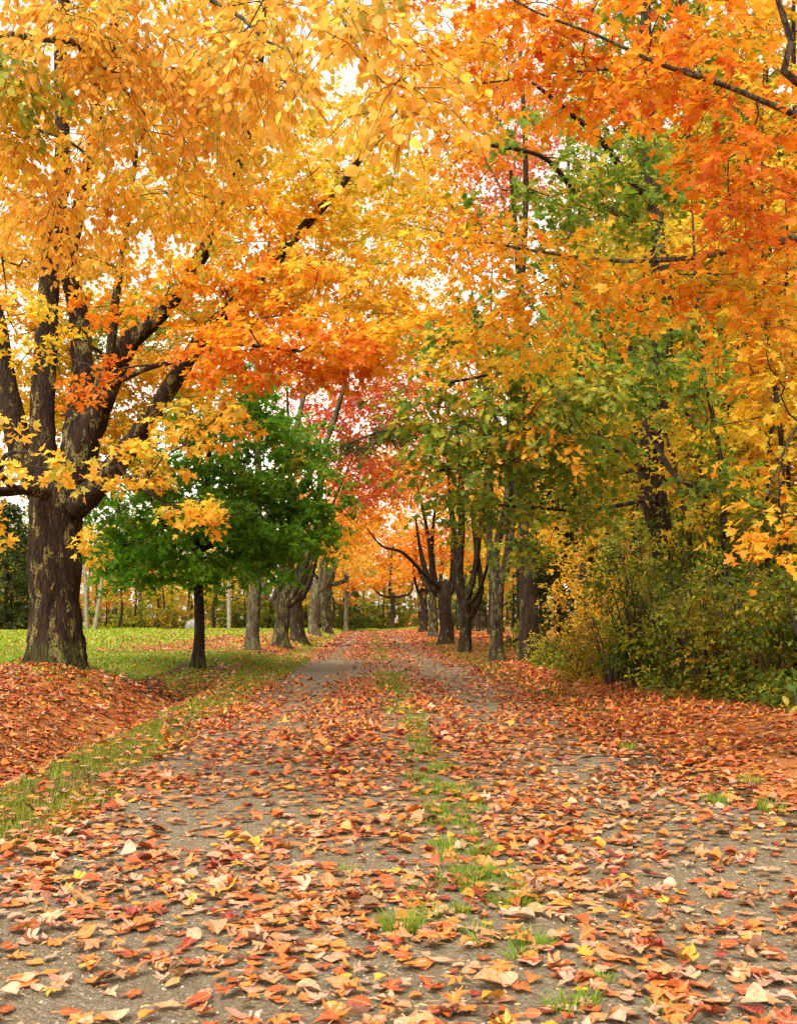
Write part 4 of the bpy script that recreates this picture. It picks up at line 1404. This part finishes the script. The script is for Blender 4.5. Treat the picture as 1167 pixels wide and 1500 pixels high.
# pale boulder on the lawn edge
r_ = np.random.default_rng(77)
bx = P(284, 908, 94)
bv2 = bv / np.array([.16, .17, .19])
bv2 = norm(bv2) * (1 + .5 * (fbm(norm(bv2) * 1.7 + 9, 3) - .5))[:, None] * np.array([.85, .6, .62])
rk = link('boulder', make_mesh('boulder', bv2, None, M['rock'], quads=bq, smooth=False), loc=(bx[0], 94, gz1(bx[0], 94) + .25))
tag(rk, 'pale grey boulder beside the rust-brown bush', 'boulder')

# far wood: a solid mass of foliage behind the trees one can tell apart
r = np.random.default_rng(78)
n = 24000
side = r.choice([0, 0, 0, 1, 1, 2], n)
xw = np.where(side == 0, r.uniform(-110, 70, n), np.where(side == 1, r.uniform(24, 45, n), r.uniform(-110, -70, n)))
yw = np.where(side == 0, r.uniform(148, 165, n), np.where(side == 1, r.uniform(8, 160, n), r.uniform(20, 160, n)))
hh = 9 + 6 * n2(xw, yw, .06, 3.0) - np.where(side == 0, 2.0, 0)
zw = hh * r.uniform(0, 1, n) ** 1.25 + .1
pals = np.array(['olive', 'lime', 'bronze', 'orange_yellow', 'gold'])[np.clip((n2(xw, yw, .09, 8.0) * 9 - 2).astype(int), 0, 4)]
cw = np.vstack([pick(p, 1, r) for p in pals]) * r.uniform(.5, 1.0, (n, 1))
cw = cw * .6 + np.array([.20, .17, .10]) * .4  # haze put into the colour: foliage muted towards grey-olive
pw = np.column_stack([xw, yw, zw])
f = place_leaves(TPL['clump'], pw, r.normal(0, 1, (n, 3)), r.normal(0, 1, (n, 3)) + [0, -.4, .5], r.uniform(.5, 1.3, n), cw, r)
fw = link('far_wood', make_mesh('far_wood', f[0], f[1], M['leaf'], f[2]))
tag(fw, 'distant mixed autumn wood closing the view', 'wood', kind='stuff')

# ------------------------------------------------------------------ fallen leaves
r = np.random.default_rng(90)
LIT = [(30, (.58, .30, .20), 'pale'), (22, (.62, .185, .035), 'orange'), (17, (.47, .22, .10), 'tan'), (18, (.42, .08, .022), 'rust'), (6, (.68, .33, .035), 'yellow'), (4, (.26, .022, .018), 'crimson'), (8, (.16, .075, .035), 'brown')]
LW = np.array([l[0] for l in LIT], float)
LC = np.array([l[1] for l in LIT])


def litter_density(x, y):
    """leaves per square metre"""
    nz = n2(x, y, 1.1, 31.0)
    tl = np.exp(-((x + 1.05) / .40) ** 2)
    tr_ = np.exp(-((x - 1.6) / .38) ** 2)
    md = np.exp(-((x - .45) / .25) ** 2)
    road_d = 255 - 105 * tl - 95 * tr_ - 120 * md
    road_d = road_d * (1 - .72 * sm(11, 19, y) * np.clip(tl + tr_, 0, 1)) * (1 - .35 * sm(14, 22, y))
    bare = sm(20, 25, y) * sm(36, 31, y)
    road_d = road_d * (1 - .8 * bare * sm(.2, -.2, x)) * (1 - .45 * bare)
    left = 85 + 235 * sm(-2.9, -3.3, x) * (1 - sm(-4.6, -6.5, x) * sm(17, 19, y))
    left = np.where(x < -4.2, left * (1 - .97 * sm(17.2, 19.2, y + .35 * (x + 5))), left)
    far_l = np.maximum(10, 130 * orange_patch(x, y)) + 40 * sm(-2.6, -2.0, x) + 230 * np.exp(-((x + 3.35) / .45) ** 2) * (1 - sm(22, 29, y))
    w_ = sm(19.5, 23.5, y)
    left = np.where(x < -1.9, left * (1 - w_) + far_l * w_, left)
    right = 230 + 30 * sm(2.6, 3.2, x)
    right = right * (1 - .5 * sm(24, 32, y))
    d = np.where(x < -1.95, left, np.where(x > 2.5, right, road_d))
    d = d * np.clip(.12 + 2.3 * (nz - .12), .1, 2.2)
    return np.where(y > 113, 4, d)


def scatter(y0, y1, x0, x1, fac, seed, cap=420.0):
    rr = np.random.default_rng(seed)
    n = int((y1 - y0) * (x1 - x0) * cap * fac)
    x = rr.uniform(x0, x1, n)
    y = rr.uniform(y0, y1, n)
    lim = .3646 * y + 1.8
    k = (np.abs(x - .027 * y) < lim) & (rr.uniform(0, cap, n) < litter_density(x, y))
    return x[k], y[k], rr


def leaf_frames(x, y, rr, lift):
    n = len(x)
    a = rr.uniform(0, 6.283, n)
    tilt = np.abs(rr.normal(0, .13, n)) + np.where(rr.uniform(0, 1, n) < .10, rr.uniform(.2, .8, n), 0)
    ta = rr.uniform(0, 6.283, n)
    nr = np.column_stack([np.sin(tilt) * np.cos(ta), np.sin(tilt) * np.sin(ta), np.cos(tilt)])
    e = .15
    gx = (gz(x + e, y) - gz(x - e, y)) / (2 * e)
    gy = (gz(x, y + e) - gz(x, y - e)) / (2 * e)
    nr = norm(nr + np.column_stack([-gx, -gy, gx * 0]))
    yd = np.column_stack([np.cos(a), np.sin(a), np.zeros(n)])
    z = on_top(x, y) + .003 + lift * rr.uniform(0, 1, n) + np.sin(tilt) * .022 + .022 * np.clip(grass_w(x, y), 0, 1) * rr.uniform(0, 1, n) * (np.abs(x - .3) > 1.6)
    ci = rr.choice(len(LIT), n, p=LW / LW.sum())
    # the colours gather in drifts: redder on the right and further off
    red = (n2(x, y, .5, 44.0) > .52) & (rr.uniform(0, 1, n) < .35)
    ci = np.where(red & (ci == 0), rr.choice([1, 3, 3, 5], n), ci)
    far_red = (rr.uniform(0, 1, n) < np.clip(.6 * sm(5, 12, y) + .5 * sm(1.9, 3.0, x), 0, .8)) & ((ci == 0) | (ci == 2))
    ci = np.where(far_red, rr.choice([1, 1, 3, 3, 5], n), ci)
    ditch = (x < -2.9) & (y < 26) & (rr.uniform(0, 1, n) < .5)
    ci = np.where(ditch & ((ci == 0) | (ci == 1)), rr.choice([3, 3, 2, 6, 1], n), ci)
    c = LC[ci] * rr.uniform(.75, 1.2, (n, 1)) * rr.uniform(.92, 1.08, (n, 3))
    return np.column_stack([x, y, z]), yd, nr, np.clip(c, .01, .85), ci


parts = []
x, y, rr = scatter(2.6, 9, -5.5, 6, 1.0, 901)
pos, yd, nr, cc, ci = leaf_frames(x, y, rr, .014)
sc = .078 * (.42 + .9 * rr.beta(2.2, 2.6, len(x)))*1.12
px, py = project(pos)
vis = (px > 15) & (px < PW - 15) & (py < PH - 12)
ss = np.where(vis, sc / np.linalg.norm(pos - CAM, axis=1), 0)
order = np.argsort(-ss)[:300]
mask = np.ones(len(x), bool)
mask[order] = False
near = pos[:, 1] < 5.6
for sel, tp in ((mask & near, LIT_HI), (mask & ~near, LIT_MD)):
    parts.append(place_leaves(tp, pos[sel], yd[sel], nr[sel], sc[sel], cc[sel], rr))
LIT_LABEL = {'pale': 'pale pinkish fallen leaf lying underside up on the drive', 'tan': 'dull tan fallen leaf lying on the drive', 'orange': 'bright orange fallen leaf lying on the drive', 'rust': 'rusty red-brown fallen leaf lying on the drive',
             'yellow': 'golden yellow fallen leaf lying on the drive', 'crimson': 'dark crimson fallen leaf lying on the drive', 'brown': 'dark brown withered fallen leaf lying on the drive'}
LIT_ME = [make_mesh('fallen_leaf', p, t_, M['litter_one'], uv=uv) for p, t_, uv in LIT_HI]
for i in order:
    o = bpy.data.objects.new('fallen_leaf', LIT_ME[int(rr.integers(0, len(LIT_ME)))])
    col.objects.link(o)
    yv = norm(yd[i])
    zv = norm(nr[i] - 0 * yv)
    yv = norm(yv - zv * np.dot(zv, yv))
    xv = np.cross(yv, zv)
    mt = Matrix.Identity(4)
    for a in range(3):
        mt[a][0], mt[a][1], mt[a][2], mt[a][3] = xv[a] * sc[i], yv[a] * sc[i], zv[a] * sc[i], pos[i][a]
    o.matrix_world = mt
    o.color = (*cc[i], 1)
    nm = LIT[ci[i]][2]
    tag(o, LIT_LABEL[nm], 'leaf', nm + ' leaves fallen on the drive')
for (y0, y1, x0, x1, fac, seed, tp, size) in [(9, 11.5, -8, 9, .85, 902, LIT_MD, .09), (11.5, 14, -8, 9, .8, 906, TPL['maple_lo'], .10), (14, 22, -11, 9, .6, 903, TPL['maple_lo'], .112), (22, 45, -14, 7, .5, 904, TPL['maple_lo'], .125), (45, 116, -14, 8, .24, 905, TPL['clump'], .165)]:
    x, y, rr = scatter(y0, y1, x0, x1, fac, seed)
    pos, yd, nr, cc, ci = leaf_frames(x, y, rr, .03)
    parts.append(place_leaves(tp, pos, yd, nr, size * rr.uniform(.65, 1.3, len(x)), cc, rr))
# crumbs, bits of stalk and broken leaf between the whole ones
rr = np.random.default_rng(907)
n = 16000
y = 2.7 + 9 * rr.uniform(0, 1, n) ** 1.4
x = rr.uniform(-1, 1, n) * (.3646 * y + 1) + .027 * y
k = n2(x, y, 1.3, 83.0) > .38
x, y = x[k], y[k]
n = len(x)
fr = rr.uniform(0, 1, n) < .35
cb = np.where(fr[:, None], np.array([.13, .075, .035]), np.array([.30, .15, .06])) * rr.uniform(.4, 1.5, (n, 1))
bits = [(np.array([(-.12, 0, 0), (.14, .1, .05), (.1, .9, .1), (-.2, .7, 0.)]), np.array([(0, 1, 2), (0, 2, 3)]), np.zeros((4, 2))),
        (np.array([(-.02, 0, 0), (.02, 0, 0), (.05, 1., .08), (-.01, 2.4, .02)]), np.array([(0, 1, 2), (0, 2, 3)]), np.zeros((4, 2)))]
a_ = rr.uniform(0, 6.283, n)
parts.append(place_leaves(bits, np.column_stack([x, y, on_top(x, y) + .003]), np.column_stack([np.cos(a_), np.sin(a_), a_ * 0]), rr.normal(0, .15, (n, 3)) + [0, 0, 1], rr.uniform(.006, .026, n), cb, rr))
v, t_, c, u = join(parts)
ll = link('leaf_litter', make_mesh('leaf_litter', v, t_, M['litter'], c, uv=u))
tag(ll, 'fallen autumn leaves strewn over drive, ditch and verge', 'leaf litter', kind='stuff')


# ------------------------------------------------------------------ grass
def blades(x, y, h, rr, w=.004, col0=(.13, .20, .025), jit=.35):
    n = len(x)
    a = rr.uniform(0, 6.283, n)
    ln = rr.uniform(.15, .8, n) * h
    z = on_top(x, y) - .005
    d = np.column_stack([np.cos(a), np.sin(a), np.zeros(n)])
    s = np.column_stack([-np.sin(a), np.cos(a), np.zeros(n)])
    p0 = np.column_stack([x, y, z])
    pm = p0 + d * (ln * .35)[:, None] + np.array([0, 0, 1]) * (h * .62)[:, None]
    pt = p0 + d * ln[:, None] + np.array([0, 0, 1]) * (h * .95)[:, None]
    w = np.broadcast_to(w, (n,))[:, None]
    V = np.stack([p0 - s * w, p0 + s * w, pm - s * w * .8, pm + s * w * .8, pt], 1).reshape(-1, 3)
    tr_ = np.array([(0, 1, 3), (0, 3, 2), (2, 3, 4)])
    T = (tr_[None] + (np.arange(n) * 5)[:, None, None]).reshape(-1, 3)
    c = np.array(col0) * rr.uniform(1 - jit, 1 + jit, (n, 1)) * np.column_stack([rr.uniform(.75, 1.5, n), np.ones(n), np.ones(n)])
    return V, T, np.repeat(np.clip(c, .01, .8), 5, 0), np.zeros((n * 5, 2))


rr = np.random.default_rng(95)
gp = []


def tufts(cx, cy, h, nb, spread, w, c0):
    """bunches of blades that lean outwards from their own middle"""
    k = np.repeat(np.arange(len(cx)), nb)
    n = len(k)
    a = rr.uniform(0, 6.283, n)
    q = spread[k] * np.sqrt(rr.uniform(0, 1, n))
    x, y = cx[k] + np.cos(a) * q, cy[k] + np.sin(a) * q
    hh = h[k] * rr.uniform(.35, 1.1, n)
    V, T, C, U = blades(x, y, hh, rr, w, c0)
    V = V.reshape(n, 5, 3)
    base = (V[:, 0] + V[:, 1]) / 2
    out = np.column_stack([np.cos(a), np.sin(a), np.zeros(n)]) * (.75 * hh * rr.uniform(.2, 1.3, n))[:, None]
    V[:, 4, :2] = base[:, :2] + out[:, :2]
    V[:, 2:4, :2] = base[:, None, :2] + out[:, None, :2] * .35 + (V[:, 0:2, :2] - base[:, None, :2]) * .8
    gp.append((V.reshape(-1, 3), T, C, U))


cx, cy, ch, cn, cs = [], [], [], [], []
for (px, py, n, h) in [(590, 1368, 90, .065), (780, 1392, 60, .05), (835, 1485, 40, .05), (690, 1290, 60, .06), (705, 1255, 60, .055), (648, 1243, 50, .055), (690, 1372, 34, .045), (740, 1330, 60, .055), (620, 1330, 24, .035), (640, 1190, 50, .06), (690, 1190, 50, .055), (510, 1280, 20, .035), (700, 1310, 50, .05), (735, 1290, 40, .045), (880, 1440, 20, .035), (1050, 1180, 50, .07), (1130, 1190, 50, .07), (1100, 1150, 50, .07), (920, 1100, 50, .07), (655, 1160, 50, .055), (625, 1110, 50, .06), (640, 1130, 40, .05), (760, 1410, 30, .04), (705, 1390, 24, .04), (860, 1470, 24, .04), (975, 1490, 20, .04)]:
    q = P(px, py, 5.0) - CAM
    c = CAM + q * (-1.2 / q[2])
    cx.append(c[0]); cy.append(c[1]); ch.append(h * 1.35); cn.append(int(n * 2.2)); cs.append(.08 if n > 30 else .045)
for i in range(330):                                         # more of them further along the middle
    y_ = 4.2 + 20 * rr.uniform(0, 1) ** .8
    x_ = .46 + rr.normal(0, .15)
    if n2(np.array([x_]), np.array([y_]), .9, 61.0)[0] > .42 - .1 * float(sm(5, 10, y_)):
        cx.append(x_); cy.append(y_); ch.append(rr.uniform(.03, .08)); cn.append(int(rr.uniform(20, 70))); cs.append(rr.uniform(.03, .09))
tufts(np.array(cx), np.array(cy), np.array(ch), np.array(cn), np.array(cs), .0024, (.17, .29, .025))
n = 15000
x = rr.normal(.42, .2, n)
y = rr.uniform(18, 112, n)
k = n2(x, y, .5, 62.0) > .42
x, y = x[k], y[k]
gp.append(blades(x, y, rr.uniform(.04, .10, len(x)), rr, .010, (.20, .24, .03)))


def grass_field(y0, y1, x0, x1, n, h0, h1, w, c0, seed, thr=.25):
    q = np.random.default_rng(seed)
    x = q.uniform(x0, x1, n)
    y = q.uniform(y0, y1, n)
    k = (grass_w(x, y) > thr + q.uniform(0, .35, n)) & (np.abs(x - .027 * y) < .3646 * y + 2)
    x, y = x[k], y[k]
    gp.append(blades(x, y, q.uniform(h0, h1, len(x)), q, w, c0))


grass_field(4, 14, -3.4, -1.7, 44000, .02, .07, .003, (.18, .21, .022), 961)
grass_field(14, 34, -4.2, -1.7, 44000, .03, .08, .006, (.19, .23, .022), 962)
grass_field(9, 32, 2.4, 4.0, 24000, .03, .08, .005, (.12, .15, .02), 963)
grass_field(26, 60, 2.5, 5.6, 12000, .04, .12, .012, (.14, .18, .022), 964)
grass_field(16, 40, -16, -3.5, 44000, .03, .085, .012, (.20, .31, .022), 965)
grass_field(40, 112, -45, -2.4, 34000, .06, .14, .042, (.25, .34, .025), 966)
grass_field(112, 135, -40, 24, 14000, .10, .22, .06, (.28, .34, .03), 967)
v, t_, c, u = join(gp)
go = link('grass', make_mesh('grass', v, t_, M['grass'], c))
tag(go, 'short green grass on lawn, verges and middle of the drive', 'grass', kind='stuff')

# low herbs and weeds under the thicket
rr = np.random.default_rng(97)
n = 5200
y = rr.uniform(11.5, 27, n)
xe = 4.55 - .045 * (y - 13)
x = xe + np.abs(rr.normal(0, .9, n))
k = n2(x, y, 1.4, 71.0) > .36
x, y = x[k], y[k]
n = len(x)
xe = xe[k]
z = gz(x, y) + rr.uniform(.03, .38, n) * np.clip((x - xe) / .4 + .3, .3, 1)
c = pick('olive', n, rr)
f = place_leaves(TPL['ovate_md'], np.column_stack([x, y, z]), rr.normal(0, 1, (n, 3)) + [0, -.3, .3], rr.normal(0, .5, (n, 3)) + [0, 0, 1], rr.uniform(.05, .13, n), c, rr)
st = blades(x, y, np.maximum(.05, z - gz(x, y)) * 1.15, rr, .004, (.12, .13, .03))
v, t_, c, u = join([f, st])
hb = link('ground_cover', make_mesh('ground_cover', v, t_, M['grass'], c))
tag(hb, 'low leafy weeds along the foot of the thicket', 'weeds', kind='stuff')

# small stones lying in the gravel
n = 11000
y = 2.8 + rr.uniform(0, 1, n) ** 1.6 * 9
x = rr.uniform(-1, 1, n) * (.3646 * y + .6) + .027 * y
k = (x > -1.9) & (x < 2.45)
x, y = x[k], y[k]
n = len(x)
oc = np.array([(1, 0, 0), (0, 1, 0), (-1, 0, 0), (0, -1, 0), (0, 0, .7), (0, 0, -.4)], float)
ot = np.array([(0, 1, 4), (1, 2, 4), (2, 3, 4), (3, 0, 4), (1, 0, 5), (2, 1, 5), (3, 2, 5), (0, 3, 5)])
s = (.003 + .008 * rr.uniform(0, 1, n) ** 3)[:, None, None]
V = np.column_stack([x, y, on_top(x, y) + .001])[:, None, :] + oc[None] * s * rr.uniform(.6, 1.4, (n, 6, 1))
T = (ot[None] + (np.arange(n) * 6)[:, None, None]).reshape(-1, 3)
c = np.array([.26, .22, .165]) * rr.uniform(.45, 1.8, (n, 1))
pb = link('gravel', make_mesh('gravel', V.reshape(-1, 3), T, M['pebble'], np.repeat(np.clip(c, 0, .7), 6, 0)))
tag(pb, 'small loose stones on the drive', 'gravel', kind='stuff')
